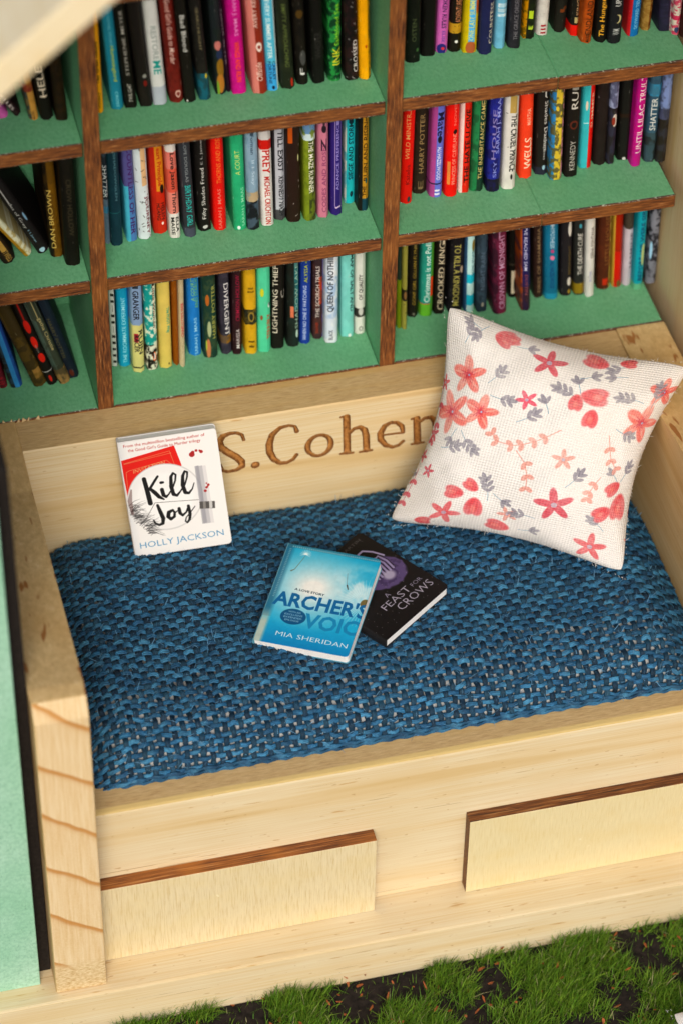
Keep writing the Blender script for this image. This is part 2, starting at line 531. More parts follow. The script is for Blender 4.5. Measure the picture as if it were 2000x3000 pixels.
class Art:
    """a canvas with row 0 at the bottom, drawn at SS times its size"""
    def __init__(s, w, h, base, seed=0, ss=2):
        s.ss = ss; s.w, s.h = w * ss, h * ss
        s.a = np.empty((s.h, s.w, 3), np.float32); s.a[:] = hexc(base)
        s.rng = np.random.default_rng(seed)
        s.X = (np.arange(s.w) + 0.5)[None] / s.w; s.Y = (np.arange(s.h) + 0.5)[:, None] / s.h

    def blend(s, m, col, op=1.0):
        m = (np.asarray(m, np.float32) * op)[..., None]
        c = hexc(col) if isinstance(col, str) else np.asarray(col, np.float32)
        s.a = s.a * (1 - m) + c * m

    def rect(s, x0, x1, y0, y1, col, op=1.0):
        s.blend(((s.X >= x0) & (s.X < x1) & (s.Y >= y0) & (s.Y < y1)), col, op)

    def spot(s, x, y, rx, ry, col, op=1.0, soft=0.15, rot=0.0):
        dx, dy = (s.X - x), (s.Y - y)
        k = s.h / s.w
        c, n = math.cos(rot), math.sin(rot)
        u = dx * c + dy * k * n; v = (-dx * n + dy * k * c) / k
        d = np.sqrt((u / rx) ** 2 + (v / ry) ** 2)
        s.blend(np.clip((1 - d) / soft + 0.5, 0, 1), col, op)

    def noise(s, col, amt, sc):
        f = smooth_noise(s.h, s.w, sc * 2, s.rng)
        s.blend(np.clip((f - 0.47) * 7, 0, 1), col, amt)

    def text(s, st, P, R, U, col, bold=0.0, op=1.0, shear=0.0):
        """P: corner, R: reading vector, U: glyph-up vector, all in canvas units"""
        T, _ = text_tris(st, bold)
        if not len(T): return
        T = T.copy(); T[..., 0] += shear * T[..., 1]
        q = np.array(P) + T[..., :1] * np.array(R) + T[..., 1:] * np.array(U)
        m = np.zeros((s.h, s.w), bool)
        fill_tris(m, q * np.array([s.w, s.h]))
        s.blend(m, col, op)

    def stroke(s, pts, col, op=1.0, asp=1.0):
        """capsules: pts [(x, y, r)], r in units of canvas width"""
        k = s.h / s.w
        d = np.full((s.h, s.w), 9.0, np.float32)
        for (x0, y0, r0), (x1, y1, r1) in zip(pts, pts[1:]):
            px, py = s.X - x0, (s.Y - y0) * k
            ex, ey = x1 - x0, (y1 - y0) * k
            L = max(ex * ex + ey * ey, 1e-9)
            t = np.clip((px * ex + py * ey) / L, 0, 1)
            d = np.minimum(d, np.hypot(px - t * ex, py - t * ey) - (r0 + (r1 - r0) * t))
        s.blend(np.clip(0.5 - d * s.w / 1.4, 0, 1), col, op)

    def down(s):
        k = s.ss
        return s.a.reshape(s.h // k, k, s.w // k, k, 3).mean((1, 3))


def image_from(name, arr):
    h, w_, _ = arr.shape
    lum = arr.mean(-1, keepdims=True)                    # saturated inks
    if name.endswith('prints') or name.endswith('print'): arr = np.clip(lum + 1.16 * (arr - lum), 0, 1) ** np.float32(1.07)
    im = bpy.data.images.new(name, w_, h, alpha=False)
    px = np.ones((h, w_, 4), np.float32)
    px[..., :3] = np.clip(arr, 0, 1)
    im.pixels.foreach_set(px.ravel())
    im.update()
    im.pack()
    return im


CW, CH, SIDE = 64, 256, 0.12


def spine_art(width, base, ops, seed):
    A = Art(CW, CH, base, seed)
    u0 = SIDE / (2 * SIDE + width * 1.04); us = 1 - 2 * u0
    X = lambda f: u0 + f * us
    for o in ops:
        if o[0] == 'l': A.rect(-1, X(o[1]), -1, 2, o[2])
        elif o[0] == 'r': A.rect(X(1 - o[1]), 2, -1, 2, o[2])
        elif o[0] == 'b': A.rect(-1, 2, o[1] if o[1] > 0.001 else -1, o[2], o[3])
        elif o[0] == 'c': A.rect(X(o[1]), X(o[2]), o[3], o[4], o[5])
    for o in ops:
        if o[0] == 'n': A.noise(o[1], o[2], o[3])
    A.a *= (0.94 + 0.12 * smooth_noise(A.h, A.w, 10, A.rng))[..., None]
    for o in ops:
        if o[0] == 's': A.spot(X(o[2]), o[1], o[4] * us, o[3], o[5])
        elif o[0] == 'k':
            for _ in range(o[2]):
                x, y = X(A.rng.random()), A.rng.random()
                lx, ly = (A.rng.random() - 0.3) * 0.22, (A.rng.random() - 0.5) * 0.05
                A.stroke([(x, y, 0.012), (x + lx, y + ly, 0.006)], o[1])
        elif o[0] == 't':
            _, st, a, e, col, size, d, off = o
            hgt = size * us * 0.88
            if d == 'u': A.text(st, (X(0.5 + off) + hgt / 2, a), (0, e - a), (-hgt, 0), col, 0.012)
            else: A.text(st, (X(0.5 + off) - hgt / 2, e), (0, a - e), (hgt, 0), col, 0.012)
    # rubbed ridges and pale nicks along the foot
    for _ in range(int(A.rng.integers(2, 9))):
        x, y = X(A.rng.choice((0.03, 0.06, 0.52, 0.94, 0.97))) + A.rng.normal(0, 0.012), A.rng.random()
        A.stroke([(x, y, 0.010), (x + A.rng.normal(0, 0.008), y + 0.006 + 0.05 * A.rng.random() ** 3, 0.005)], '#c9c6be', 0.55)
    for _ in range(2):
        x = X(A.rng.random())
        A.stroke([(x, 0.0, 0.018), (x + 0.03, 0.006, 0.006)], '#d8d6d0', 0.8)
    return A.down()

# ------------------------------------------------------------------ the wooden house
def top_pick(f):                      # 1 for upward faces
    return 1 if f.normal.z > 0.6 else 0


base = box('wooden_base', [PINE_PALE], None, -9.0, 13.6, -9.2157, 3.9, 0.0074, ZB, 0.05, 2)
tag(base, 'pale pine base board under the bench, resting on the grass', 'base board')
wall_r = box('side_wall', [PINE_WALL], None, 12.28, 12.58, -8.4, 3.5, ZB + 0.002, 22.6, 0.02)
tag(wall_r, 'blurred plain pine wall panel beyond the ends of the shelves and the patterned pillow', 'wall')
wall_l = box('side_wall', [CHAR], None, -3.472, -3.208, -8.38, 3.5, ZB + 0.002, 15.4, 0.01)
tag(wall_l, 'charred dark wall edge in the gap between the green panel and the armrest', 'wall')
fac = box('facade_panel', [GREEN_LIT, CHAR], None, -9.0, -3.477, -8.7146, -8.42, ZB + 0.003, 15.4, 0.015, 1,
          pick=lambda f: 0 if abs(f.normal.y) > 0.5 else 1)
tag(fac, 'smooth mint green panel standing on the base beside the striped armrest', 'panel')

roof = empty('gable_roof', (4.41, -2.7, 29.5))
tag(roof, 'pale pine gable roof slope, out of focus above the shaded shelves', 'roof')
for sx in (-1, 1):
    bm = bmesh.new()
    th, L = 0.55, 11.2
    k = 0.847
    prof = [(0, 0), (sx * L, -k * L), (sx * L, -k * L + th * 1.31), (0, th * 1.31)]
    z0 = 12.32 + 11.36 + (4.41 + 2.86) * k - 29.5
    f0 = [bm.verts.new((x, -6.3 + 0.0, z + z0)) for x, z in prof]
    f1 = [bm.verts.new((x, 6.3, z + z0)) for x, z in prof]
    bm.faces.new(f0); bm.faces.new(f1[::-1])
    for i in range(4): bm.faces.new((f0[i], f1[i], f1[(i + 1) % 4], f0[(i + 1) % 4]))
    bmesh.ops.bevel(bm, geom=bm.edges[:], offset=0.03, segments=1, affect='EDGES')
    link('roof_panel', bm_mesh(bm, 'roof_panel'), [PINE_ROOF], roof, (0.002 * sx, 0, 0))

# bookcase -----------------------------------------------------------
case = empty('bookcase', (4.35, 0, ZB))
tag(case, 'mint green bookcase with burnt brown edges, packed with tiny books', 'bookcase')
BO = (4.35, 0, ZB)


def cbox(name, mats, x0, x1, y0, y1, z0, z1, bev, pick, org):
    o = box(name, mats, case, x0 - BO[0], x1 - BO[0], y0, y1, z0 - BO[2], z1 - BO[2], bev, 1, pick,
            (org[0] - BO[0], org[1], org[2] - BO[2]))
    return o


front = lambda f: 1 if f.normal.y < -0.6 else 0
frontside = lambda f: 1 if (f.normal.y < -0.35 or f.normal.z < -0.6) else 0
DEPTH = 3.45
JOINT = {Z1: 9.24, Z2: 9.12}
ZTOP = 22.9
cbox('back_panel', [GREEN], XL - 0.05, 12.24, DEPTH, DEPTH + 0.3, ZB + 0.004, ZTOP, 0.01, None, (4, DEPTH, ZB))
for x0, x1 in ((-TD, 0.0), (XC, XC + TD)):
    cbox('divider', [GREEN, BURNT_DIV], x0, x1, 0.0, DEPTH - 0.002, ZB + 0.004, ZTOP, 0.012, front, (x0, 0, ZB))
cbox('side_panel', [GREEN, BURNT_DIV], XL - 0.12, XL - 0.003, 0.0, DEPTH - 0.002, ZB + 0.004, ZTOP, 0.012, front, (XL, 0, ZB))
for x0, x1 in ((XL, -TD - 0.012), (0.012, XC - 0.012), (XC + TD + 0.012, XR)):
    for z in (ZFLOOR, Z2, Z1, Z0, Z0 + 3.4):
        # seams of the plywood show as a short step on the front edge of the long shelves
        y0 = YS if z != ZFLOOR else 0.0
        if x1 == XR and z in JOINT:
            xj = JOINT[z]
            cbox('shelf', [GREEN, BURNT_SHELF], x0, xj - 0.006, y0 + 0.018, DEPTH - 0.004, z - TS, z - 0.003, 0.014, front, (x0, YS, z))
        cbox('shelf', [GREEN, BURNT_SHELF], JOINT.get(z, x0) if x1 == XR else x0, x1, y0, DEPTH - 0.004, z - TS, z, 0.014 if x1 < XR else 0.03, front if x1 < XR else
             (lambda f: 1 if (f.normal.y < -0.35 or f.normal.x > 0.5) else 0), (x0, YS, z))

# bench --------------------------------------------------------------
BX0, BX1 = -2.08, 10.93
bench = empty('bench', (4.4, -4.5, ZB))
tag(bench, 'pine bench with carved backrest, side arms and two drawers', 'bench')
NB = -0.9267


def pb(o):                      # parent keeping the authored world position
    o.location = Vector(o.location) - Vector((4.4, -4.5, ZB))
    o.parent = bench
    return o


def ax(y): return -2.08 + 0.0083 * y           # the arm's inner face drifts outwards towards the front
ARM = [(0.0, ZB + 0.002), (0.0, ZFLOOR + 0.004), (-2.2, 8.83), (-4.15, 9.16), (-6.4, 9.46), (-8.45, 9.80), (-8.80, 9.80), (-9.0, 9.42), (-9.015, ZB + 0.002)]


def arm_pick(f):
    n = f.normal
    if n.y < -0.75: return 2
    if n.z > 0.5: return 1
    return 0


arm = prism_x('armrest', [PINE_DEEP, ROUGH, ENDG], None, ARM, lambda y: -3.20, ax, 0.05, 2, arm_pick); pb(arm)
arm = prism_x('armrest', [PINE_DEEP, ROUGH, ENDG], None, ARM, lambda y: BX1, lambda y: 12.03, 0.05, 2, arm_pick); pb(arm)

LET = {'S': [[(2.557, 8.09, 0.0295), (2.518, 8.246, 0.0328), (2.408, 8.327, 0.036), (2.258, 8.341, 0.0458), (2.107, 8.288, 0.0654), (2.028, 8.147, 0.0753), (2.069, 7.968, 0.0788), (2.218, 7.801, 0.0822), (2.384, 7.643, 0.0824), (2.501, 7.482, 0.076), (2.516, 7.342, 0.0629), (2.397, 7.263, 0.043), (2.21, 7.248, 0.0331), (2.083, 7.312, 0.0364), (2.045, 7.475, 0.0297)]],
       'dot': [[(2.797, 7.318, 0.0894), (2.801, 7.318, 0.0894)]],
       'C': [[(3.693, 8.102, 0.0494), (3.652, 8.255, 0.0296), (3.517, 8.305, 0.0328), (3.332, 8.277, 0.046), (3.163, 8.11, 0.0657), (3.101, 7.853, 0.0758), (3.111, 7.625, 0.076), (3.195, 7.402, 0.0662), (3.331, 7.259, 0.0498), (3.484, 7.24, 0.0398), (3.62, 7.311, 0.0398), (3.688, 7.425, 0.0431)]],
       'o': [[(4.434, 7.567, 0.063), (4.425, 7.51, 0.0611), (4.406, 7.456, 0.0576), (4.378, 7.407, 0.0535), (4.343, 7.365, 0.0493), (4.301, 7.333, 0.0455), (4.255, 7.31, 0.0425), (4.206, 7.298, 0.0406), (4.157, 7.297, 0.0399), (4.108, 7.308, 0.0406), (4.062, 7.33, 0.0425), (4.02, 7.362, 0.0455), (3.985, 7.403, 0.0493), (3.958, 7.451, 0.0534), (3.939, 7.504, 0.0575), (3.929, 7.561, 0.061), (3.929, 7.619, 0.0629), (3.939, 7.676, 0.0609), (3.958, 7.73, 0.0574), (3.986, 7.778, 0.0532), (4.021, 7.819, 0.049), (4.062, 7.852, 0.0452), (4.108, 7.874, 0.0422), (4.157, 7.886, 0.0403), (4.206, 7.887, 0.0397), (4.255, 7.876, 0.0403), (4.301, 7.854, 0.0423), (4.342, 7.823, 0.0453), (4.377, 7.782, 0.0491), (4.405, 7.735, 0.0533), (4.424, 7.681, 0.0575), (4.434, 7.625, 0.061), (4.434, 7.567, 0.063)]],
       'h': [[(4.762, 8.283, 0.0758), (4.776, 7.794, 0.0762), (4.791, 7.281, 0.0766)],
       [(4.643, 8.308, 0.0263), (4.751, 8.321, 0.0263)],
       [(4.65, 7.247, 0.0266), (4.915, 7.227, 0.0267)],
       [(4.8, 7.766, 0.0331), (4.928, 7.92, 0.0397), (5.064, 7.937, 0.0497), (5.162, 7.826, 0.0663), (5.199, 7.637, 0.0731), (5.214, 7.246, 0.0734)],
       [(5.07, 7.213, 0.0267), (5.325, 7.214, 0.0267)]],
       'e': [[(5.533, 7.603, 0.0233), (5.791, 7.59, 0.0233), (6.015, 7.579, 0.0267)],
       [(6.004, 7.609, 0.04), (5.975, 7.769, 0.0532), (5.869, 7.9, 0.0431), (5.731, 7.929, 0.0398), (5.596, 7.858, 0.0564), (5.508, 7.663, 0.0698), (5.519, 7.479, 0.0699), (5.626, 7.296, 0.0568), (5.784, 7.203, 0.0401), (5.921, 7.234, 0.0368), (6.012, 7.329, 0.0367)]],
       'n': [[(6.297, 7.919, 0.0731), (6.316, 7.562, 0.0767), (6.333, 7.239, 0.077)],
       [(6.187, 7.933, 0.0266), (6.279, 7.955, 0.0266)],
       [(6.209, 7.201, 0.0268), (6.465, 7.201, 0.0268)],
       [(6.343, 7.792, 0.0333), (6.47, 7.902, 0.0399), (6.608, 7.9, 0.0499), (6.698, 7.791, 0.0666), (6.735, 7.611, 0.0734), (6.755, 7.241, 0.0737)],
       [(6.618, 7.197, 0.0268), (6.858, 7.192, 0.0268)]]}


def sdf_letters(X, Z):
    best = np.full(X.shape, 9.0); who = np.zeros(X.shape, int)
    for i, (k, strokes) in enumerate(LET.items()):
        d = np.full(X.shape, 9.0)
        for st in strokes:
            for (x0, z0, r0), (x1, z1, r1) in zip(st, st[1:]):
                ex, ez = x1 - x0, z1 - z0
                t = np.clip(((X - x0) * ex + (Z - z0) * ez) / max(ex * ex + ez * ez, 1e-9), 0, 1)
                d = np.minimum(d, np.hypot(X - x0 - t * ex, Z - z0 - t * ez) - (r0 + (r1 - r0) * t) - 0.007)
        sel = d < best
        best = np.where(sel, d, best); who = np.where(sel, i, who)
    return best, who


def make_back_board():
    gx0, gx1, gz0, gz1, st = 1.8, 7.0, 7.0, 8.5, 0.0165
    xs = np.arange(gx0, gx1 + st / 2, st); zs = np.arange(gz0, gz1 + st / 2, st)
    gx1, gz1 = xs[-1], zs[-1]
    X, Z = np.meshgrid(xs, zs)
    d, who = sdf_letters(X, Z)
    e = 1e-3
    gx = (sdf_letters(X + e, Z)[0] - sdf_letters(X - e, Z)[0]) / (2 * e)
    gz = (sdf_letters(X, Z + e)[0] - sdf_letters(X, Z - e)[0]) / (2 * e)
    near = np.abs(d) < st * 0.62
    X = np.where(near, X - d * gx, X); Z = np.where(near, Z - d * gz, Z)
    d2, who = sdf_letters(X, Z)
    d2 = np.where(near, 0.0, d2)
    dep = np.clip(-d2 - 0.002, 0, None)
    Y = NB + 0.105 * (1 - np.exp(-dep / 0.035))
    nz, nx = X.shape
    V = np.stack([X, Y, Z], -1).reshape(-1, 3)
    idx = np.arange(nz * nx).reshape(nz, nx)
    Q = np.stack([idx[:-1, :-1], idx[:-1, 1:], idx[1:, 1:], idx[1:, :-1]], -1).reshape(-1, 4)
    T = np.concatenate([Q[:, [0, 1, 2]], Q[:, [0, 2, 3]]])
    cen = d2.reshape(-1)[T].mean(1)
    wh = np.array([np.bincount(r).argmax() for r in who.reshape(-1)[T]])
    inside = cen < -1e-4
    # the board: flat front around the carving plus the other five sides
    x0, x1, y1, z0, z1 = BX0 + 0.003, BX1 - 0.003, -0.004, ZB + 2.0, ZFLOOR - 0.055
    bv = 0.03
    n0 = len(V)
    ext = [(x0, NB, z0), (gx0, NB, z0), (gx1, NB, z0), (x1, NB, z0), (x0, NB, gz0), (gx0, NB, gz0), (gx1, NB, gz0), (x1, NB, gz0),
           (x0, NB, gz1), (gx0, NB, gz1), (gx1, NB, gz1), (x1, NB, gz1), (x0, NB, z1 - bv), (gx0, NB, z1 - bv), (gx1, NB, z1 - bv), (x1, NB, z1 - bv),
           (x0, NB + bv, z1), (x1, NB + bv, z1), (x0, y1, z1), (x1, y1, z1), (x0, y1, z0), (x1, y1, z0)]
    eq = [(0, 1, 5, 4), (1, 2, 6, 5), (2, 3, 7, 6), (4, 5, 9, 8), (6, 7, 11, 10), (8, 9, 13, 12), (9, 10, 14, 13), (10, 11, 15, 14)]
    verts = [tuple(v) for v in V] + ext
    faces = [tuple(t) for t in T[~inside]] + [tuple(i + n0 for i in q) for q in eq]
    mats = [0] * len(faces)
    more = [(12, 13, 14, 15, 17, 16), (16, 17, 19, 18), (18, 19, 21, 20), (0, 4, 8, 12, 16, 18, 20), (3, 21, 19, 17, 15, 11, 7), (0, 20, 21, 3, 2, 1)]
    faces += [tuple(i + n0 for i in q) for q in more]
    mats += [0, 1, 0, 0, 0, 0]
    me = mesh_py(verts, faces, 'back_board')
    me.polygons.foreach_set('material_index', mats)
    b = link('back_board', me, [PINE, SAWN], None)
    pb(b)
    for i, k in enumerate(LET):
        t = T[inside & (wh == i)]
        if not len(t): continue
        u, inv = np.unique(t.ravel(), return_inverse=True)
        c = V[u].mean(0)
        lm = mesh_np(V[u] - c, inv.reshape(-1, 3), 'engraved_letter')
        lo = link('engraved_letter', lm, [CARVED], b, tuple(c))


make_back_board()
rail = pb(box('front_board', [PINE_PALE, SAWN_RAIL], None, BX0 - 0.055, BX1 - 0.003, -8.1047, -7.0, ZB + 0.002, ZR, 0.06, 2, top_pick))
pb(box('seat_board', [PINE], None, BX0 - 0.03, BX1 - 0.004, -6.996, NB - 0.003, 4.7, 5.1, 0.01))
dpick = lambda f: 0 if f.normal.y < -0.55 else 1
for m, eg, x0, x1, yf in ((PLY_A, BURNT_DRAWER, BX0 - 0.06, 3.615, -8.426), (PLY_B, BURNT_GREY, 5.581, 10.92, -8.396)):
    pb(box('drawer', [m, eg], None, x0, x1, yf, -8.1075, ZB + 0.005, 3.543, 0.022, 2, dpick))

# torn fibres where the sawn ends meet the case
for i in range(11):
    x = -3.0 + 1.35 * (i / 10) + random.uniform(-0.05, 0.05)
    L, wd = random.uniform(0.03, 0.13), random.uniform(0.02, 0.06)
    a = random.uniform(-0.6, 0.9)
    bm = bmesh.new()
    p = [(-wd, 0, 0), (wd, 0, 0), (wd * 0.3, 0.05, L), (-wd * 0.2, 0.04, L * 0.8)]
    vs = [bm.verts.new(q) for q in p] + [bm.verts.new((q[0] * 0.7, q[1] + 0.02, q[2] * 0.9)) for q in p]
    bm.faces.new(vs[:4]); bm.faces.new(vs[4:][::-1])
    for j in range(4): bm.faces.new((vs[j], vs[4 + j], vs[4 + (j + 1) % 4], vs[(j + 1) % 4]))
    pb(link('splinter', bm_mesh(bm, 'splinter'), [SPLINT], None, (x, -0.035 - random.random() * 0.02, ZFLOOR - 0.02), (random.uniform(-0.3, 0.6), a, 0)))

# seat cushion -------------------------------------------------------
CX0, CX1, CYB = BX0 - 0.03, BX1 - 0.01, NB - 0.01
ZC = 6.44


def prof_pts():
    """side profile of the cushion from the back to the front, and where it tucks under"""
    pts = [(CYB + 0.02, 5.2), (CYB, 5.75), (CYB - 0.13, 5.97)]
    for y in np.linspace(-1.35, -5.55, 22):
        tt = np.clip((y + 3.4) / 2.4, 0, 1)
        pts.append((y, ZC - 0.40 * tt ** 1.5 - 0.004 * (y + 4) ** 2))
    for a in np.linspace(0.12, 1.0, 14):
        th = a * math.pi / 2
        pts.append((-5.55 - 1.90 * math.sin(th) ** 0.95, 5.38 + (ZC - 5.39) * math.cos(th) ** 0.9))
    pts.append((-7.36, 5.3))
    return np.array(pts)


PP = prof_pts()
arc = np.concatenate([[0], np.cumsum(np.hypot(*np.diff(PP, axis=0).T))])


def cushion_point(x, s):
    y = np.interp(s, arc, PP[:, 0]); z = np.interp(s, arc, PP[:, 1])
    e = 0.08
    ty = np.interp(s + e, arc, PP[:, 0]) - np.interp(s - e, arc, PP[:, 0]); tz = np.interp(s + e, arc, PP[:, 1]) - np.interp(s - e, arc, PP[:, 1])
    L = np.hypot(ty, tz) + 1e-9
    ny, nz = tz / L, -ty / L
    sdist = np.minimum(x - CX0, CX1 - x)
    k = np.clip(1 - sdist / 1.15, 0, 1)
    nx = np.where(x < 4, -1, 1) * k ** 1.3 * 0.75
    z = z - 0.85 * k ** 2.0 * np.clip((z - 5.2), 0, 1) + 0.03 * np.sin(x * 1.7 + 1) * np.sin(y * 1.3)
    q = np.sqrt(nx ** 2 + ny ** 2 + nz ** 2)
    return np.stack([x, y, z], -1), np.stack([nx, ny, nz], -1) / q[..., None]


cush = empty('seat_cushion', (4.4, -4.1, 5.3))
tag(cush, 'blue basket-weave seat cushion filling the bench between its arms', 'cushion')
CO = np.array((4.4, -4.1, 5.3))
xs = np.linspace(CX0, CX1, 90); ss = np.linspace(0, arc[-1], 70)
GX, GS = np.meshgrid(xs, ss)
P, N = cushion_point(GX, GS)
P = (P - (0.19 - 0.115 * np.clip((GS / arc[-1] - 0.5) / 0.25, 0, 1))[..., None] * N).reshape(-1, 3) - CO
idx = np.arange(90 * 70).reshape(70, 90)
Q = np.stack([idx[:-1, :-1], idx[1:, :-1], idx[1:, 1:], idx[:-1, 1:]], -1).reshape(-1, 4)
link('lining', mesh_np(P, Q, 'lining'), [LINING], cush, (0, 0, 0))


def yarns():
    px, py = 0.166, 0.144
    nw = int((CX1 - CX0) / px); nf = int(arc[-1] / py)
    wx = CX0 + (np.arange(nw) + 0.5) * (CX1 - CX0) / nw
    fs = (np.arange(nf) + 0.5) * arc[-1] / nf
    cx = np.array([-1.0, -0.86, -0.62, -0.36, -0.14, 0.14, 0.36, 0.62, 0.86, 1.0])
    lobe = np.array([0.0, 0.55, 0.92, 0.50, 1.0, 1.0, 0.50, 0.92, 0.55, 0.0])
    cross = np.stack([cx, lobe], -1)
    groove_shade = 0.45 + 0.55 * lobe  # shade in the grooves between strands, painted into the tint
    V, Fq, UV, COL = [], [], [], []
    base_i = 0
    blues = 0.84 * np.array([(0.028, 0.155, 0.305), (0.018, 0.115, 0.24), (0.040, 0.195, 0.365), (0.016, 0.095, 0.205), (0.055, 0.235, 0.41)])

    def tight(s):                                     # the cloth is stretched open over the front edge
        return 1.06 - 0.17 * np.clip((s / arc[-1] - 0.60) / 0.2, 0, 1)

    def ribbon(pts, nrm, side, wid, thick, u, col):
        nonlocal base_i
        n, m = len(pts), len(cross)
        v = pts[:, None] + side[:, None] * (cross[None, :, :1] * wid[:, None, None]) + nrm[:, None] * (cross[None, :, 1:] * thick)
        V.append(v.reshape(-1, 3))
        uv = np.empty((n, m, 2)); uv[..., 0] = u[:, None]; uv[..., 1] = np.linspace(0, 1, m)[None] + RNG.random() * 50
        UV.append(uv.reshape(-1, 2))
        cc = np.ones((n, m, 4)); cc[..., :3] = col[:, None] * groove_shade[None, :, None] * (0.85 + 0.3 * RNG.random((1, m, 1)))
        COL.append(cc.reshape(-1, 4))
        i = base_i + np.arange(n * m).reshape(n, m)
        Fq.append(np.stack([i[:-1, :-1], i[1:, :-1], i[1:, 1:], i[:-1, 1:]], -1).reshape(-1, 4))
        base_i += n * m

    amp = 0.030
    for j, s0 in enumerate(fs):                       # weft: along X
        n = nw * 5
        x = np.linspace(CX0 + 0.01, CX1 - 0.01, n)
        wob = 0.022 * np.interp(x, np.linspace(CX0, CX1, 40), RNG.standard_normal(40)) + 0.012 * np.interp(x, np.linspace(CX0, CX1, 160), RNG.standard_normal(160))
        s = np.full(n, s0) + wob
        p, nn = cushion_point(x, np.clip(s, 0, arc[-1]))
        ph = (x - wx[0]) / ((CX1 - CX0) / nw)
        p = p + nn * (amp * np.cos(np.pi * (ph + j)))[:, None]
        t = np.gradient(p, axis=0); side = np.cross(nn, t); side /= np.linalg.norm(side, axis=1)[:, None] + 1e-9
        wid = 0.055 * (1 + 0.10 * np.interp(x, np.linspace(CX0, CX1, 200), RNG.standard_normal(200))) * tight(s)
        ci = blues[RNG.integers(0, 5, 70)] * (1.5 * (0.62 + 0.55 * RNG.random((70, 1))))  # same blues brightened: light on the raised floats is in the colour
        col = np.stack([np.interp(x, np.linspace(CX0, CX1, 70), ci[:, q]) for q in range(3)], -1)
        ribbon(p, nn, side, wid, 0.036, x * 4 + RNG.random() * 9, col)
    zline = np.interp(np.linspace(0, arc[-1], 800), arc, PP[:, 1]); sl = np.linspace(0, arc[-1], 800)
    for zz_, wd_ in ((5.58, 0.05), (5.50, 0.055)):     # rolled hem along the rail
        s_h = sl[(sl > arc[-1] * 0.6) & (zline < zz_)][0]
        x = np.linspace(CX0 + 0.02, CX1 - 0.02, nw * 5)
        p, nn = cushion_point(x, np.full(len(x), s_h))
        p = p + nn * (0.035 + 0.018 * np.sin(x * 2 * np.pi / 0.36 + zz_ * 9))[:, None]
        t = np.gradient(p, axis=0); side = np.cross(nn, t); side /= np.linalg.norm(side, axis=1)[:, None] + 1e-9
        ci = blues[RNG.integers(0, 5, 90)] * (0.6 + 0.7 * RNG.random((90, 1)))
        ribbon(p, nn, side, wd_ * (0.8 + 0.25 * np.sin(x * 2 * np.pi / 0.36 + 1)), 0.05, x * 4, np.stack([np.interp(x, np.linspace(CX0, CX1, 90), ci[:, q]) for q in range(3)], -1))
    for i, x0 in enumerate(wx):                       # warp: back to front
        n = nf * 5
        s = np.linspace(0.01, arc[-1] - 0.01, n)
        wob = 0.014 * np.interp(s, np.linspace(0, arc[-1], 24), RNG.standard_normal(24)) + 0.008 * np.interp(s, np.linspace(0, arc[-1], 90), RNG.standard_normal(90))
        x = np.clip(np.full(n, x0) + wob, CX0 + 0.005, CX1 - 0.005)
        p, nn = cushion_point(x, s)
        ph = (s - fs[0]) / (arc[-1] / nf)
        p = p - nn * (amp * np.cos(np.pi * (ph + i)))[:, None]
        t = np.gradient(p, axis=0); side = np.cross(nn, t); side /= np.linalg.norm(side, axis=1)[:, None] + 1e-9
        wid = 0.063 * tight(s) * (1 + 0.12 * np.interp(s, np.linspace(0, arc[-1], 120), RNG.standard_normal(120)))
        ci = blues[RNG.integers(0, 5, 40)] * (0.42 * (0.6 + 0.6 * RNG.random((40, 1))))  # same blues darkened: shade on the sunken warp is in the colour
        col = np.stack([np.interp(s, np.linspace(0, arc[-1], 40), ci[:, q]) for q in range(3)], -1)
        ribbon(p, nn, side, wid, 0.034, s * 4 + RNG.random() * 9, col)
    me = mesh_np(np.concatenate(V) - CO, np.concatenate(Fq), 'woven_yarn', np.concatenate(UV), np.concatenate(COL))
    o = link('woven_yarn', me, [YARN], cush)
    o['kind'] = 'stuff'
    # loose hairs standing off the yarns
    n = 3600
    x = CX0 + 0.05 + RNG.random(n) * (CX1 - CX0 - 0.1); s = 0.2 + RNG.random(n) * (arc[-1] - 0.4)
    p, nn = cushion_point(x, s)
    d = RNG.standard_normal((n, 3)) * np.array([1, 0.8, 0.5]); d /= np.linalg.norm(d, axis=1)[:, None]
    L = 0.05 + 0.13 * RNG.random((n, 1))
    r = 0.0042
    a = p + nn * 0.055; b = a + d * L * 0.6 + nn * (0.03 * RNG.random((n, 1))); c = a + d * L + nn * (0.012 + 0.02 * RNG.random((n, 1)))
    sd_ = np.cross(d, nn); sd_ /= np.linalg.norm(sd_, axis=1)[:, None] + 1e-9
    v = np.stack([a - sd_ * r, a + sd_ * r, b + sd_ * r, b - sd_ * r, c + sd_ * r * 0.4, c - sd_ * r * 0.4], 1).reshape(-1, 3)
    k = np.arange(n)[:, None] * 6
    q = np.concatenate([k + np.array([[0, 1, 2, 3]]), k + np.array([[3, 2, 4, 5]])])
    tint = np.repeat(np.concatenate([np.array([[0.10, 0.24, 0.38]]) * (0.5 + RNG.random((n, 1))), np.ones((n, 1))], 1), 6, 0)
    o = link('loose_fibre', mesh_np(v - CO, q, 'loose_fibre', np.zeros((len(v), 2)), tint), [BLADE], cush)
    o['kind'] = 'stuff'


yarns()

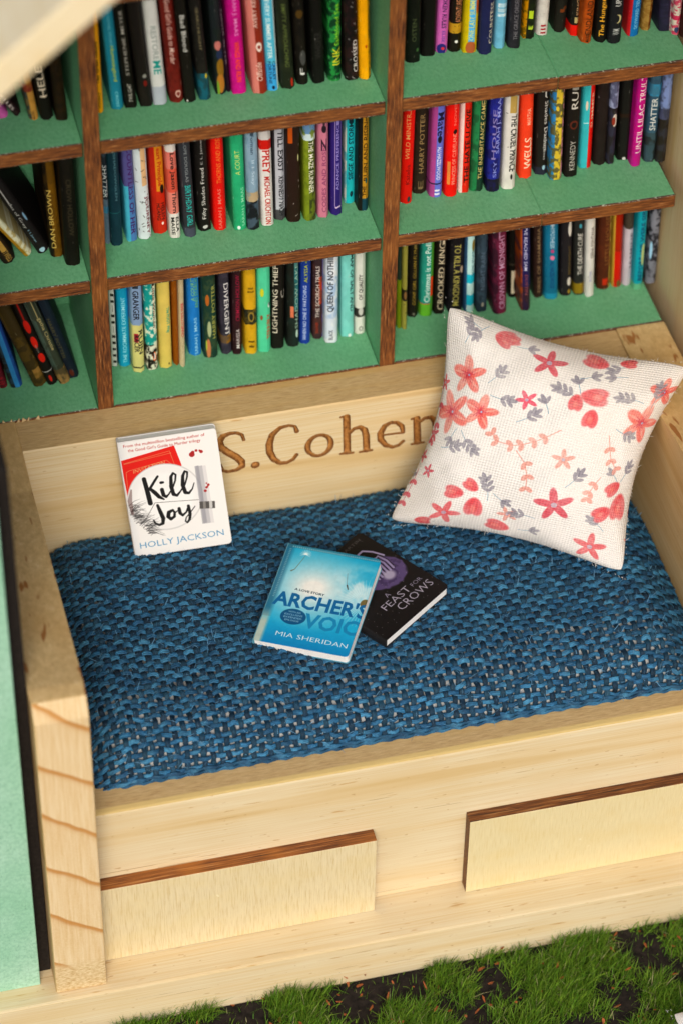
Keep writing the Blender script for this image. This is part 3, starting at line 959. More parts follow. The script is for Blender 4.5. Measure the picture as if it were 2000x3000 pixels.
# ------------------------------------------------------------------ floral pillow
def bil_inv(px, py, TL, TR, BR, BL):
    u, v = 0.5, 0.5
    for _ in range(12):
        f = lambda a, b: ((1 - a) * b * TL[0] + a * b * TR[0] + a * (1 - b) * BR[0] + (1 - a) * (1 - b) * BL[0] - px,
                          (1 - a) * b * TL[1] + a * b * TR[1] + a * (1 - b) * BR[1] + (1 - a) * (1 - b) * BL[1] - py)
        r = f(u, v); h = 1e-4
        ra, rb = f(u + h, v), f(u, v + h)
        J = np.array([[(ra[0] - r[0]) / h, (rb[0] - r[0]) / h], [(ra[1] - r[1]) / h, (rb[1] - r[1]) / h]])
        d = np.linalg.solve(J, -np.array(r)); u += d[0]; v += d[1]
    return u, v


def floral():
    A = Art(1024, 1024, '#F1EDE8', 5, 1)
    K = 1 / 1300
    q = lambda x, y: bil_inv(x, y, (322, 50), (1555, 385), (1205, 1440), (45, 1178))
    tex = 0.5 * smooth_noise(A.h, A.w, 90, A.rng) + 0.5 * smooth_noise(A.h, A.w, 9, A.rng)

    def petal(x, y, ang, L, W, col, op=0.9):
        A.spot(x + math.cos(ang) * L * 0.5, y + math.sin(ang) * L * 0.5, L * 0.55, W, col, op, 0.25, ang)

    coral, red, rose, grey, pink = '#E58376', '#C84653', '#D85A5F', '#8E8A94', '#E3A093'

    def flower(x, y, r, rot, col=coral, n=5, core=red, wd=0.27):
        x, y = q(x, y); r *= K
        for i in range(n):
            a = rot + i * 2 * math.pi / n
            petal(x, y, a, r, r * wd * (0.85 + 0.3 * ((i * 7) % 3) / 2), col if i % 2 else '#E26257', 0.8)
        for i in range(n):
            petal(x, y, rot + i * 2 * math.pi / n, r * 0.5, r * 0.09, core, 0.6)
            petal(x + r * 0.3 * math.cos(rot + i * 2 * math.pi / n), y + r * 0.3 * math.sin(rot + i * 2 * math.pi / n), rot + i * 2 * math.pi / n + 0.2, r * 0.6, r * 0.06, '#F3B3A4', 0.7)
        A.spot(x, y, r * 0.17, r * 0.17, core, 0.9)
        A.spot(x + r * 0.06, y, r * 0.06, r * 0.06, '#A9B9D8', 0.9)

    def star(x, y, r, rot, col=red):
        x, y = q(x, y); r *= K
        for i in range(5):
            petal(x, y, rot + i * 2 * math.pi / 5, r, r * 0.21, col, 0.85)
        A.spot(x, y, r * 0.16, r * 0.16, '#B9B3C4', 0.85)

    def leaf(x, y, ang, L=75, W=20, col=grey):
        x, y = q(x, y); petal(x, y, ang, L * K, W * K, col, 0.8)

    def twig(pts, col=pink, lf=38):
        p = [q(*a) for a in pts]
        for (x0, y0), (x1, y1) in zip(p, p[1:]):
            A.stroke([(x0, y0, 0.0022), (x1, y1, 0.0022)], col, 0.8)
            a = math.atan2(y1 - y0, x1 - x0)
            for sg in (-1, 1): petal(x1, y1, a + sg * 0.9, lf * K, lf * K * 0.34, col, 0.85)

    def tulip(x, y, ang, L=95, col=rose):
        x, y = q(x, y); L *= K
        for o in (-0.22, 0.22): petal(x, y, ang + o, L, L * 0.30, col, 0.85)
        A.spot(x + math.cos(ang) * L * 0.6, y + math.sin(ang) * L * 0.6, L * 0.22, L * 0.14, '#EE9386', 0.6, 0.6, ang)

    for x, y, r, ro in ((440, 410, 105, .5), (345, 585, 120, .9), (520, 590, 95, .2), (1430, 525, 90, .4), (1325, 675, 115, .1)): flower(x, y, r, ro)
    for x, y, r, ro, c in ((855, 335, 88, .3, red), (748, 532, 55, .9, '#D9566A'), (232, 880, 42, .2, red), (875, 1050, 100, .6, red), (345, 1115, 85, .1, rose), (650, 1115, 52, .8, pink), (1035, 1290, 95, .3, rose), (920, 825, 58, .5, pink), (160, 800, 40, 0, red), (265, 440, 45, .4, rose), (210, 690, 50, .5, red), (1300, 1290, 60, .2, coral)): star(x, y, r, ro, c)
    def sprig(x, y, ang, n=4, L=34, col=grey):
        x, y = q(x, y); st = 30 * K
        for i in range(n):
            nx_, ny_ = x + math.cos(ang) * st, y + math.sin(ang) * st
            A.stroke([(x, y, 0.0016), (nx_, ny_, 0.0014)], '#7fa0b4' if i < 2 else col, 0.8)
            x, y = nx_, ny_
            if i:
                for sg in (-1, 1): petal(x, y, ang + sg * 0.75, L * K * 1.35, L * K * 0.30, col, 0.8)
            ang += 0.10
        petal(x, y, ang, L * K * 1.6, L * K * 0.34, col, 0.85)

    for x, y, ang, n_ in ((555, 450, 0.9, 3), (570, 510, -0.15, 3), (390, 670, -2.0, 2), (420, 680, -0.9, 4), (1000, 540, 2.6, 4), (1000, 500, 1.9, 2), (1320, 570, 2.9, 4), (1370, 600, 1.4, 4), (560, 1040, 1.7, 4), (590, 1000, -0.6, 2), (1230, 960, 1.1, 3), (1210, 960, 2.3, 2), (1250, 350, 3.6, 3), (1230, 420, 3.3, 2), (700, 640, 0.6, 3), (850, 600, 2.0, 2), (1180, 690, -0.4, 3), (930, 960, 0.9, 3), (780, 1130, 3.0, 3), (1000, 420, 0.4, 2), (300, 760, 0.2, 3), (420, 250, 1.2, 3), (1120, 1200, 2.4, 3), (700, 250, 0.1, 2), (560, 150, 4.0, 3), (520, 170, 2.7, 2), (690, 1215, 0.2, 2), (90, 960, 1.4, 2)): sprig(x, y, ang, n_)
    for x, y, a, L in ((600, 200, .3, 100), (600, 200, -.4, 90), (640, 205, .1, 80), (1130, 345, 2.9, 115), (1200, 330, .1, 75), (1010, 510, .1, 125), (985, 510, -1.5, 85), (1060, 590, -1.6, 95), (510, 980, 2.6, 80), (440, 1000, 3.2, 95), (500, 1030, -1.5, 115), (1220, 970, -2.4, 90), (1235, 1030, -1.5, 135), (1160, 1090, -2.5, 105), (640, 1215, 3.0, 110), (200, 1170, 0.1, 80), (1330, 1110, -1.2, 90)): tulip(x, y, a, L)
    twig([(910, 680), (840, 715), (790, 735), (730, 750), (680, 755), (610, 735), (585, 700)])
    twig([(700, 780), (740, 840), (750, 900), (745, 960)]); twig([(1145, 720), (1150, 780), (1160, 840), (1190, 885)])
    twig([(1110, 920), (1080, 950), (1050, 990), (1040, 1020)]); twig([(150, 870), (140, 930), (120, 1000), (105, 1050)], red)
    twig([(250, 470), (240, 540), (225, 640), (200, 720)], red)
    # printed colour lets the weave show through
    wash = np.clip((tex - 0.3) * 1.5, 0, 1)[..., None] * 0.55
    A.a = A.a * (1 - wash) + hexc('#F1EDE8') * wash
    return image_from('floral_print', A.down())


PILLOW_HAIR = simple('cream_thread', (0.75, 0.72, 0.68), 0.1, 20, 0.9)
FLORAL = printed('floral_fabric', floral(), 0.85, 27.0, spec=0.15)


def pillow(TL, TR, BR, BL, thick, label, seed=1):
    TL, TR, BR, BL = (np.array(v, float) for v in (TL, TR, BR, BL))
    cen = (TL + TR + BR + BL) / 4
    root = empty('throw_pillow', tuple(cen))
    tag(root, label, 'pillow', 'floral pillows')
    n = 72
    a = np.linspace(-1, 1, n); A_, B_ = np.meshgrid(a, a)
    nrm = np.cross(TR - TL + BR - BL, TL - BL + TR - BR); nrm /= np.linalg.norm(nrm)
    rng = np.random.default_rng(seed)
    wr = (smooth_noise(n, n, 4, rng) - 0.5)
    verts, quads, uvs = [], [], []
    idx = np.arange(n * n).reshape(n, n)
    for side in (1, -1):
        k = 0.20
        a2 = A_ * (1 - k * (1 - B_ ** 2) * np.abs(A_) ** 2.5); b2 = B_ * (1 - k * 0.75 * (1 - A_ ** 2) * np.abs(B_) ** 2.5)
        blunt = 1.0 - 0.08 * np.abs(A_ * B_) ** 6
        a2, b2 = a2 * blunt, b2 * blunt
        u, v = (a2 + 1) / 2, (b2 + 1) / 2
        P = ((1 - u) * v)[..., None] * TL + (u * v)[..., None] * TR + (u * (1 - v))[..., None] * BR + ((1 - u) * (1 - v))[..., None] * BL
        prof = (np.clip(1 - np.abs(A_) ** 2.0, 0, 1) ** 0.6) * (np.clip(1 - np.abs(B_) ** 2.0, 0, 1) ** 0.6)
        crease = 0.30 * wr * np.clip(prof * 2, 0, 1) + 0.12 * np.sin(11 * np.arctan2(B_, A_) + 1.0) * np.clip((A_ ** 2 + B_ ** 2) - 0.5, 0, 1) * np.clip(prof * 3, 0, 1)
        P = P + nrm * (side * (thick * prof + crease * (1 if side > 0 else 0.5)))[..., None]
        off = len(verts) * n * n
        q = np.stack([idx[:-1, :-1], idx[:-1, 1:], idx[1:, 1:], idx[1:, :-1]], -1).reshape(-1, 4)
        if side < 0: q = q[:, ::-1]
        quads.append(q + off); verts.append((P - cen).reshape(-1, 3))
        uvs.append(np.stack([(A_ + 1) / 2, (B_ + 1) / 2], -1).reshape(-1, 2) if side > 0 else np.stack([(1 - A_) / 2 * 0.9, (B_ + 1) / 2 * 0.9], -1).reshape(-1, 2))
    me = mesh_np(np.concatenate(verts), np.concatenate(quads), 'pillow_cover', np.concatenate(uvs))
    link('pillow_cover', me, [FLORAL], root)
    # seam welt and stray threads along the rim
    rim = [(A_[0, i], -1) for i in range(n)] + [(1, a[i]) for i in range(n)] + [(a[i], 1) for i in range(n)][::-1] + [(-1, a[i]) for i in range(n)][::-1]
    V, Q = [], []
    for i in range(240):
        s_, t_ = rim[rng.integers(0, len(rim))]
        a2 = s_ * (1.0 - 0.20 * (1 - t_ ** 2)); b2 = t_ * (1.0 - 0.15 * (1 - s_ ** 2))
        u, v = (a2 + 1) / 2, (b2 + 1) / 2
        p = (1 - u) * v * TL + u * v * TR + u * (1 - v) * BR + (1 - u) * (1 - v) * BL
        out = p - cen; out /= np.linalg.norm(out)
        d = out * 0.8 + rng.standard_normal(3) * 0.6; d /= np.linalg.norm(d)
        L = 0.02 + 0.07 * rng.random() ** 2; w_ = np.cross(d, nrm) * 0.0035
        j = len(V)
        V += [p - w_ - cen, p + w_ - cen, p + d * L + w_ * 0.4 - cen, p + d * L - w_ * 0.4 - cen]; Q.append((j, j + 1, j + 2, j + 3))
    o = link('stray_thread', mesh_np(np.array(V), np.array(Q), 'stray_thread'), [PILLOW_HAIR], root)
    o['kind'] = 'stuff'
    return root


pillow((6.86, -0.50, 10.86), (11.88, -2.52, 9.78), (9.74, -5.22, 6.50), (5.16, -2.36, 6.38), 1.12,
       'plump cream pillow printed with coral flowers, leaning in the corner of the bench')
pillow((8.86, -12.02, 0.9), (12.6, -12.0, 0.75), (12.2, -15.2, 0.6), (8.5, -15.0, 0.6), 0.55,
       'cream floral pillow lying on the grass, only one corner in view', 3)


# ------------------------------------------------------------------ shelf books
BOOKS = [
    ('upper middle-bay', [
        (0.177,0.936,15.621,0.159,-0.673,2.513, 'deep yellow book with black lettering', 'yellow', '#E0A01C',[['l',0.45, '#C98A14'],['t', 'The Great Gatsby',0.28,0.68, '#1d1a10',0.45, 'u',0],['t', 'FITZGERALD',0.05,0.2, '#4a3710',0.3, 'u',0],['k', '#8a6412',3]]),
        (0.538,0.961,15.621,0.244,-3.188,2.46, 'teal book with yellow script', 'teal', '#2A8296',[['t', 'Hummingbird',0.28,0.62, '#c9c04a',0.4, 'd',0],['t', 'CROSS',0.03,0.18, '#9fd0d8',0.25, 'd',0],['t', 'A NOVEL STORY',0.62,0.95, '#7fb7c2',0.2, 'd',0]]),
        (0.803,0.937,15.621,0.245,-3.849,2.467, 'black book with spaced white capitals', 'black', '#17140F',[['t', 'STEPHENIE MEYER',0.32,0.95, '#b9b6ae',0.3, 'u',0],['t', 'TWILIGHT',0.06,0.24, '#d8d4cc',0.35, 'u',0]]),
        (1.104,0.922,15.621,0.255,-4.564,2.462, 'black book with faint red ornament near its foot', 'black', '#1c1815',[['s',0.3,0.62,0.02,0.16, '#8f8f88'],['s',0.23,0.6,0.03,0.15, '#6e1f16'],['n', '#2a221c',0.5,6]]),
        (1.384,0.913,15.621,0.277,-3.471,2.489, 'white book with teal end lettering', 'white', '#D9DAD6',[['b',0,0.18, '#b4bac2'],['t', 'RESTORE',0.44,0.76, '#9aa39f',0.45, 'd',0],['t', 'ME',0.3,0.43, '#1d8f86',0.6, 'd',0]]),
        (1.713,0.928,15.621,0.277,-3.771,2.455, 'maroon book with white script', 'maroon', '#6A231B',[['t',"Good Girl's Guide to Murder",0.38,1, '#e4cfc4',0.42, 'd',0],['s',0.09,0.6,0.035,0.2, '#d9b7ab'],['s',0.09,0.6,0.02,0.12, '#6A231B'],['n', '#4e150f',0.5,6]]),
        (1.972,0.869,15.621,0.235,-3.952,2.457, 'black book with looping white script', 'black', '#191611',[['t', 'Bad Blood',0.5,0.85, '#e6e6e0',0.45, 'd',0],['s',0.02,0.2,0.012,0.08, '#d8d8d0']]),
        (2.268,0.874,15.621,0.235,-4.013,2.408, 'black book with a teal foot', 'teal-footed', '#1d1b18',[['b',0,0.27, '#1f5a68'],['t', 'SEARCHLIGHT',0.5,0.92, '#8c8263',0.25, 'd',0],['s',0.24,0.72,0.025,0.1, '#c9b53a'],['n', '#2b2924',0.4,6]]),
        (2.611,0.996,15.621,0.225,-3.222,2.264, 'dark book with pink and gold flowers', 'flowered', '#22282a',[['s',0.52,0.5,0.05,0.3, '#c47f78'],['s',0.42,0.6,0.05,0.3, '#2a3550'],['s',0.28,0.6,0.1,0.35, '#8c6a24'],['s',0.12,0.5,0.1,0.35, '#b07a35'],['s',0.05,0.25,0.1,0.12, '#7a9a3a'],['n', '#1d2a20',0.5,6]]),
        (2.765,1.033,15.621,0.096,-4.068,2.221, 'thin dark plum book', 'plum', '#2a1826',[['t', 'NAVIA ALTER',0.3,0.9, '#a89aa0',0.35, 'd',0]]),
        (2.965,0.915,15.621,0.295,-2.936,2.262, 'magenta book with orange lettering', 'magenta', '#C01C86',[['t', 'WINGS AND RUIN',0.13,0.56, '#e8611e',0.4, 'd',0],['t', 'SARAH J. MAAS',0.62,1.1, '#e5a0cc',0.4, 'd',0],['n', '#a3136e',0.4,6]]),
        (3.368,0.842,15.621,0.31,-3.771,2.256, 'brick red book with a pale cover side', 'brick red', '#84301F',[['l',0.42, '#cf8379'],['t', 'AVERY KEELA',0.7,1.1, '#ecd9d0',0.32, 'u',0],['s',0.5,0.62,0.05,0.2, '#f0e2d8'],['s',0.5,0.62,0.02,0.1, '#84301F'],['t', 'Offside',0.14,0.34, '#e8cfc4',0.45, 'u',0]]),
        (3.632,0.891,15.621,0.247,-2.974,2.175, 'sky blue book with white and navy capitals', 'sky blue', '#5FB9D2',[['b',0,0.3, '#4aa3d6'],['t', 'EVERY SUMMER AFTER',0.36,1, '#eef6f4',0.42, 'd',-0.12],['t', 'FORTUNE',0.08,0.33, '#1d3550',0.3, 'd',-0.2],['t', 'CARLEY',0.12,0.33, '#1d3550',0.3, 'd',0.15],['r',0.15, '#dcebe8'],['s',0.04,0.5,0.02,0.12, '#1a2438']]),
        (3.937,0.876,15.621,0.279,-3.521,2.141, 'dark olive book with faint gilt lettering', 'dark olive', '#1f2418',[['t', 'EMPTY APPROACHING',0.25,0.95, '#5f6b3c',0.35, 'd',0],['s',0.07,0.75,0.05,0.1, '#a8321f'],['n', '#2d3220',0.5,6]]),
        (4.241,0.954,15.621,0.241,-2.992,2.037, 'black book with a small grey smudge', 'black', '#15120e',[['s',0.32,0.6,0.09,0.25, '#4a4a48'],['s',0.83,0.5,0.05,0.3, '#4c3a18'],['t', 'F',0.12,0.2, '#e0e0dc',0.4, 'u',0],['n', '#241f16',0.4,6]]),
        (4.564,0.917,15.621,0.262,-2.331,2.007, 'plain black book with chipped foot', 'black', '#12110e',[['t', 'WHISPER',0.3,0.62, '#2c2b28',0.6, 'u',0],['k', '#d0d0cc',2]]),
        (4.89,0.935,15.621,0.263,-1.014,1.936, 'emerald swirled book with lime lettering', 'emerald', '#123b22',[['n', '#2f8a44',0.9,9],['t', 'INK',0.2,0.42, '#c9c53c',0.7, 'u',0.1],['t', 'Saltblood Sea',0.44,0.95, '#8fc43a',0.42, 'u',0.12]]),
        (5.23,0.876,15.621,0.28,-2.216,1.931, 'black book speckled with white', 'speckled black', '#181212',[['n', '#3a2020',0.5,8],['t', 'CROSSED',0.1,0.5, '#e8e4e0',0.4, 'u',0.22],['k', '#dcdcd8',16]]),
        (5.486,0.836,15.621,0.233,-2.079,1.918, 'bright yellow book beside the green divider', 'bright yellow', '#E2A50F',[['r',0.28, '#6d5a12'],['n', '#d89a10',0.5,6],['s',0.42,0.55,0.02,0.1, '#b3541a']]),
    ]),
    ('upper wall-side-bay', [
        (6.544,1.168,15.621,0.293,-0.624,1.518, 'black book beside the brown divider', 'black', '#0f120c',[['s',0.2,0.75,0.03,0.1, '#3f5f38'],['t', 'OSTEN',0.34,0.7, '#4a5238',0.35, 'u',0],['n', '#1a2014',0.4,6]]),
        (6.895,1.308,15.621,0.294,0.138,1.366, 'plain black book with no lettering', 'plain black', '#0e0d0a',[['r',0.2, '#2a1018']]),
        (7.179,1.345,15.621,0.235,0.52,1.296, 'pink book with navy lettering', 'pink', '#C66CB0',[['t', 'BROKEN RULES',0.47,1.15, '#241a3a',0.42, 'd',0],['t', 'ELISE',0.2,0.42, '#5b3f8a',0.3, 'd',0],['s',0.08,0.4,0.1,0.4, '#2c2c70'],['s',0.09,0.5,0.03,0.15, '#c33a4a']]),
        (7.45,1.334,15.621,0.239,0.416,1.261, 'black book with a gold banded label', 'gold-banded', '#1a150d',[['b',0.36,0.55, '#b58f2c'],['k', '#1a150d',20],['t', 'ADVENTURE',0.57,1, '#c98a66',0.6, 'u',0.1],['s',0.2,0.5,0.03,0.14, '#e8e6e0']]),
        (7.729,1.237,15.621,0.294,0.164,1.285, 'yellow and blue book with pale lettering', 'yellow and blue', '#C9B313',[['l',0.2, '#c0ac18'],['c',0.3,0.75,0.2,1.1, '#58aede'],['t', 'ONE LAST SUMMER',0.24,1.1, '#d7d98a',0.42, 'u',0],['s',0.1,0.5,0.12,0.35, '#a65f3a'],['s',0.92,0.9,0.2,0.15, '#b9591f']]),
        (8.026,1.135,15.621,0.271,0.343,1.308, 'navy book with silver script', 'navy', '#23264a',[['t', 'COUNTESS',0.18,0.95, '#cdc6b0',0.35, 'u',0.3],['k', '#e0e0dc',2]]),
        (8.358,1.264,15.621,0.226,0.033,1.17, 'light blue book with white bars', 'light blue', '#79B5CE',[['c',0.1,0.9,0.66,0.72, '#e4eef0'],['c',0.1,0.9,0.75,0.82, '#e4eef0'],['c',0.1,0.9,0.85,0.93, '#e4eef0'],['n', '#69a5c0',0.4,6]]),
        (8.641,1.182,15.621,0.252,-0.69,1.185, 'charcoal book with grey capitals', 'charcoal', '#26242a',[['t', 'THE GRACE ORDER',0.18,1.05, '#77757a',0.4, 'u',0],['n', '#35333a',0.5,6]]),
        (9.014,1.439,15.621,0.256,0.979,0.947, 'black book with lime numerals', 'lime-marked', '#171a10',[['t', '1',0.52,0.72, '#b5c93a',0.4, 'u',0],['c',0.35,0.75,0.24,0.34, '#a8bd3e'],['l',0.22, '#c58c14'],['n', '#263010',0.5,6]]),
        (9.314,1.491,15.621,0.237,0.532,0.867, 'white book with crimson marks at its foot', 'white', '#D6D1CB',[['t', 'III',0.05,0.3, '#9c2a34',0.5, 'u',0],['k', '#8a8a88',4],['n', '#c6beb8',0.5,6]]),
        (9.695,1.525,15.621,0.241,1.487,0.783, 'black book with a brown emblem', 'black', '#201d18',[['c',0.3,0.7,0.62,0.72, '#6f3a1a'],['s',0.75,0.7,0.06,0.14, '#5c3218']]),
        (9.937,1.333,15.621,0.209,-0.634,0.881, 'black book with a red foot', 'red-footed', '#1d1915',[['b',0,0.3, '#D11F14'],['c',0.35,0.9,0.36,0.52, '#b9a877'],['t', 'KINGS',0.58,1.1, '#c9a27a',0.45, 'u',0.2]]),
        (10.109,1.054,15.621,0.256,0.918,1.041, 'rust orange book with dark lettering', 'rust orange', '#A8531C',[['t', 'ENDLAND',0.2,0.98, '#4a2814',0.6, 'u',0],['t', 'MARIE',0.03,0.2, '#2d1a0e',0.35, 'u',0],['n', '#8c3f12',0.6,8]]),
        (10.403,1.004,15.621,0.246,-0.943,1.035, 'black book with glowing yellow lettering', 'black', '#15120f',[['t', 'The Hunger Games',0.14,1.6, '#F0B541',0.62, 'u',0]]),
        (10.662,0.911,15.621,0.272,-0.094,1.056, 'black book with a pale crescent', 'crescent-marked', '#1d1c20',[['s',0.57,0.55,0.1,0.26, '#c9bf8f'],['s',0.57,0.42,0.09,0.24, '#1d1c20'],['t', 'WM',0.2,0.34, '#b9bab8',0.6, 'u',0],['t', 'UP',0.86,1, '#d5d5d2',0.5, 'u',0]]),
        (11.095,1.07,15.621,0.253,0.577,0.879, 'bright blue book with pale lettering', 'bright blue', '#1F6FA8',[['l',0.22, '#b82a30'],['t', 'SKYWARD TIDE',0.2,1.05, '#8ec3e0',0.35, 'u',0.1],['r',0.12, '#174f7c']]),
        (11.418,1.203,15.621,0.198,0.644,0.738, 'ochre and brown striped book', 'ochre', '#8A6A34',[['r',0.4, '#6b3d14'],['n', '#b99a5c',0.5,6]]),
        (11.771,1.072,15.621,0.287,-2.186,0.78, 'dark violet navy book', 'navy', '#282638',[['n', '#3a3450',0.4,6],['r',0.12, '#d8d2dc']]),
        (11.947,0.911,15.621,0.208,0.138,0.857, 'white book with pink floral pattern', 'pink floral', '#DDD2C4',[['n', '#c3405e',0.9,10],['b',0.42,0.55, '#c93a60'],['s',0.15,0.5,0.08,0.3, '#3d4a6a']]),
        (12.126,0.733,15.621,0.217,0.343,0.903, 'brown book at the wall end', 'brown', '#3a221c',[['n', '#522',0.4,6]]),
    ]),
    ('upper shaded-bay', [
        (-1.675,1.129,15.621,0.203,-29.468,0.224, 'pink book leaning at the shelf end', 'pink', '#C46AA8',[['n', '#b05a98',0.4,6]]),
        (-1.395,1.168,15.621,0.152,-30.53,0.583, 'dark plum leaning book with white capitals', 'dark plum', '#2a1c1e',[['t', 'ELLES',0.3,1.0, '#d8cfc8',0.5, 'd',0]]),
        (-1.109,1.0,15.621,0.19,-6.255,1.1, 'tan book with dark small lettering', 'tan', '#B98D4A',[['l',0.3, '#35413f'],['t', 'MAXTON',0.03,0.2, '#33261a',0.3, 'u',0],['b',0.62,0.8, '#7c3a2a'],['n', '#a97c3c',0.5,6]]),
        (-0.858,0.943,15.621,0.257,-5.448,1.313, 'black book with wide cream capitals', 'black', '#14110c',[['t', 'HELEY',0.42,1.15, '#d9cbb6',0.6, 'u',0],['k', '#d8d4cc',2]]),
        (-0.581,0.845,15.621,0.237,-2.365,1.535, 'near-black brown book in shadow', 'dark brown', '#1e150a',[['n', '#2f200c',0.6,6]]),
    ]),
    ('second middle-bay', [
        (0.222,1.138,12.166,0.156,0.15,2.281, 'grey blue book with white capitals', 'grey blue', '#6d7f8c',[['b',0.5,1.2, '#30363c'],['b',0.35,0.42, '#3f9cc0'],['t', 'SHATTER',0.52,0.88, '#eceeea',0.7, 'd',0],['n', '#5a6e7e',0.5,6]]),
        (0.41,1.033,12.166,0.263,-0.406,2.332, 'dark petrol book with a thin teal line', 'petrol', '#17333d',[['b',0.36,0.368, '#2a6f70'],['t', 'SHADOWGLEN',0.5,1, '#5f8087',0.22, 'd',0.1],['n', '#1d404a',0.4,6]]),
        (0.732,1.091,12.166,0.224,-0.736,2.307, 'sky and violet book with purple capitals', 'violet', '#557fb0',[['l',0.36, '#55b0c6'],['b',0.62,1.2, '#5d5a8c'],['t', 'COUNTLESS OF HER',0.08,1.05, '#45215a',0.5, 'd',0.1]]),
        (1.003,1.107,12.166,0.273,-1.418,2.289, 'white book with black scratches and orange bars', 'scratched white', '#D5DDDF',[['c',0.5,0.9,0.6,1.1, '#d9b48a'],['k', '#2a2624',26],['t', 'JOURNEY',0.05,0.48, '#6a2a34',0.35, 'd',0.25]]),
        (1.347,1.202,12.166,0.293,-1.406,2.206, 'red book with an ochre upper half', 'red and ochre', '#B4321B',[['c',0.36,1,0.5,1.2, '#C98A2A'],['l',0.3, '#a82a18'],['t', 'HELEN',0.16,0.36, '#3a1612',0.32, 'd',0.25],['t', 'HOANG',0.16,0.36, '#3a1612',0.32, 'd',-0.08],['t', 'Heart Principle',0.56,1.05, '#a5301a',0.45, 'd',0.1],['s',0.52,0.75,0.05,0.14, '#1a1412'],['s',0.12,0.65,0.018,0.08, '#f3e6dc']]),
        (1.607,0.994,12.166,0.225,-1.233,2.376, 'coral and white banded book with black script', 'coral banded', '#D97F72',[['b',0,0.27, '#E4DFD8'],['b',0.27,0.5, '#DE8E80'],['b',0.5,0.75, '#D2614E'],['b',0.93,1.2, '#e6dfd8'],['t', 'Love Jason Thorn',0.28,0.92, '#161412',0.55, 'd',0],['t', 'ELLA',0.07,0.23, '#1c1a18',0.36, 'd',0.22],['t', 'MAISE',0.04,0.23, '#1c1a18',0.36, 'd',-0.2]]),
        (1.921,0.969,12.166,0.244,-2.131,2.384, 'slate book with turquoise capitals', 'slate', '#35373c',[['t', 'BIRTHDAY GIRL',0.12,0.56, '#3fb5ad',0.55, 'd',0],['t', 'PENELOPE DOUGLAS',0.6,1.15, '#8f9494',0.3, 'd',0],['b',0,0.1, '#4a4e5a']]),
        (2.244,1.081,12.166,0.274,-1.516,2.275, 'black book with white title lettering', 'black', '#1a1715',[['t', 'Fifty Shades Freed',0.14,0.72, '#dcdad4',0.42, 'u',0],['t', 'E L James',0.76,1.05, '#a9a8a4',0.26, 'u',0],['s',0.05,0.5,0.02,0.2, '#c8c8c4']]),
        (2.557,1.044,12.166,0.264,-1.171,2.342, 'scarlet book with dusty rose lettering', 'scarlet', '#CC1F16',[['t', 'SARAH J. MAAS',0.02,0.46, '#e08a78',0.36, 'u',0],['t', 'THORNS AND ROSES',0.52,1.05, '#d9803c',0.4, 'u',0],['r',0.15, '#d22a30']]),
        (2.954,0.948,12.166,0.284,-1.54,2.389, 'green book with pale lettering', 'green', '#35A474',[['t', 'A COURT',0.6,0.86, '#c9d27a',0.42, 'u',-0.05],['t', 'SARAH J. MAAS',0.04,0.46, '#9fdcb8',0.36, 'u',0.25],['s',0.03,0.35,0.02,0.12, '#eef2ee'],['n', '#2c9468',0.4,6]]),
        (3.221,0.912,12.166,0.265,-0.854,2.424, 'pale blue book with a black foot', 'pale blue', '#8FA6B6',[['b',0,0.3, '#1d1f24'],['b',0.3,0.4, '#b7a384'],['t', 'Forman',0.8,1, '#3a4a58',0.3, 'd',0],['t', 'If I Stay',0.48,0.74, '#b9cdd8',0.35, 'd',0],['n', '#748ea2',0.5,6]]),
        (3.533,0.958,12.166,0.255,-1.546,2.378, 'white book with red block capitals', 'white', '#E2DDD8',[['b',0.83,0.93, '#B8221a'],['b',0.93,1.2, '#cfcac6'],['t', 'PREY',0.57,0.82, '#B01f18',0.68, 'd',0],['t', 'MICHAEL CRICHTON',0.02,0.54, '#a5221c',0.5, 'd',0]]),
        (3.815,1.091,12.166,0.246,-0.803,2.273, 'silver book with black capitals', 'silver', '#B9BAC0',[['b',0,0.12, '#4a4a4c'],['l',0.1, '#3a3a3c'],['t', 'I STILL EXIST',0.55,1.1, '#17171a',0.55, 'd',0.1],['t', 'KENNEDY NASH',0.06,0.5, '#222226',0.5, 'd',0.1]]),
        (4.085,0.965,12.166,0.295,-0.866,2.357, 'dark brown book with an orange corner', 'dark brown', '#2a1a14',[['c',0.1,0.42,0.86,1.2, '#b5561a'],['s',0.7,0.8,0.04,0.05, '#cfcf9a'],['k', '#cfcac4',5]]),
        (4.414,0.931,12.166,0.256,-0.929,2.399, 'moss green book with white capitals', 'moss green', '#3b4420',[['l',0.4, '#7d8a2a'],['b',0.86,0.93, '#c9d8d8'],['b',0.93,1.2, '#6f8fb0'],['n', '#6d7a26',0.8,8],['t', 'THE MAZE RUNNER',0.3,0.85, '#ece9dc',0.45, 'd',0.08]]),
        (4.697,0.972,12.166,0.226,-0.634,2.366, 'dusty pink book with faint plum lettering', 'dusty pink', '#C57F92',[['t', 'CODES AND ROSES',0.06,0.8, '#8a4a6a',0.4, 'u',0],['s',0.96,0.5,0.04,0.2, '#2a2028'],['t', 'Z',0.72,0.86, '#2c1c2a',0.55, 'u',0]]),
        (4.976,0.994,12.166,0.246,-0.567,2.338, 'indigo book framed by a white line', 'indigo', '#33246a',[['c',0.3,0.35,0.1,1.1, '#cdb6d0'],['c',0.82,0.86,0.1,1.1, '#b8a6cc'],['c',0.34,0.84,0.08,0.1, '#cdb6d0'],['t', 'ADANCE PREFERENCE',0.28,1.02, '#a79ad0',0.3, 'u',0.05]]),
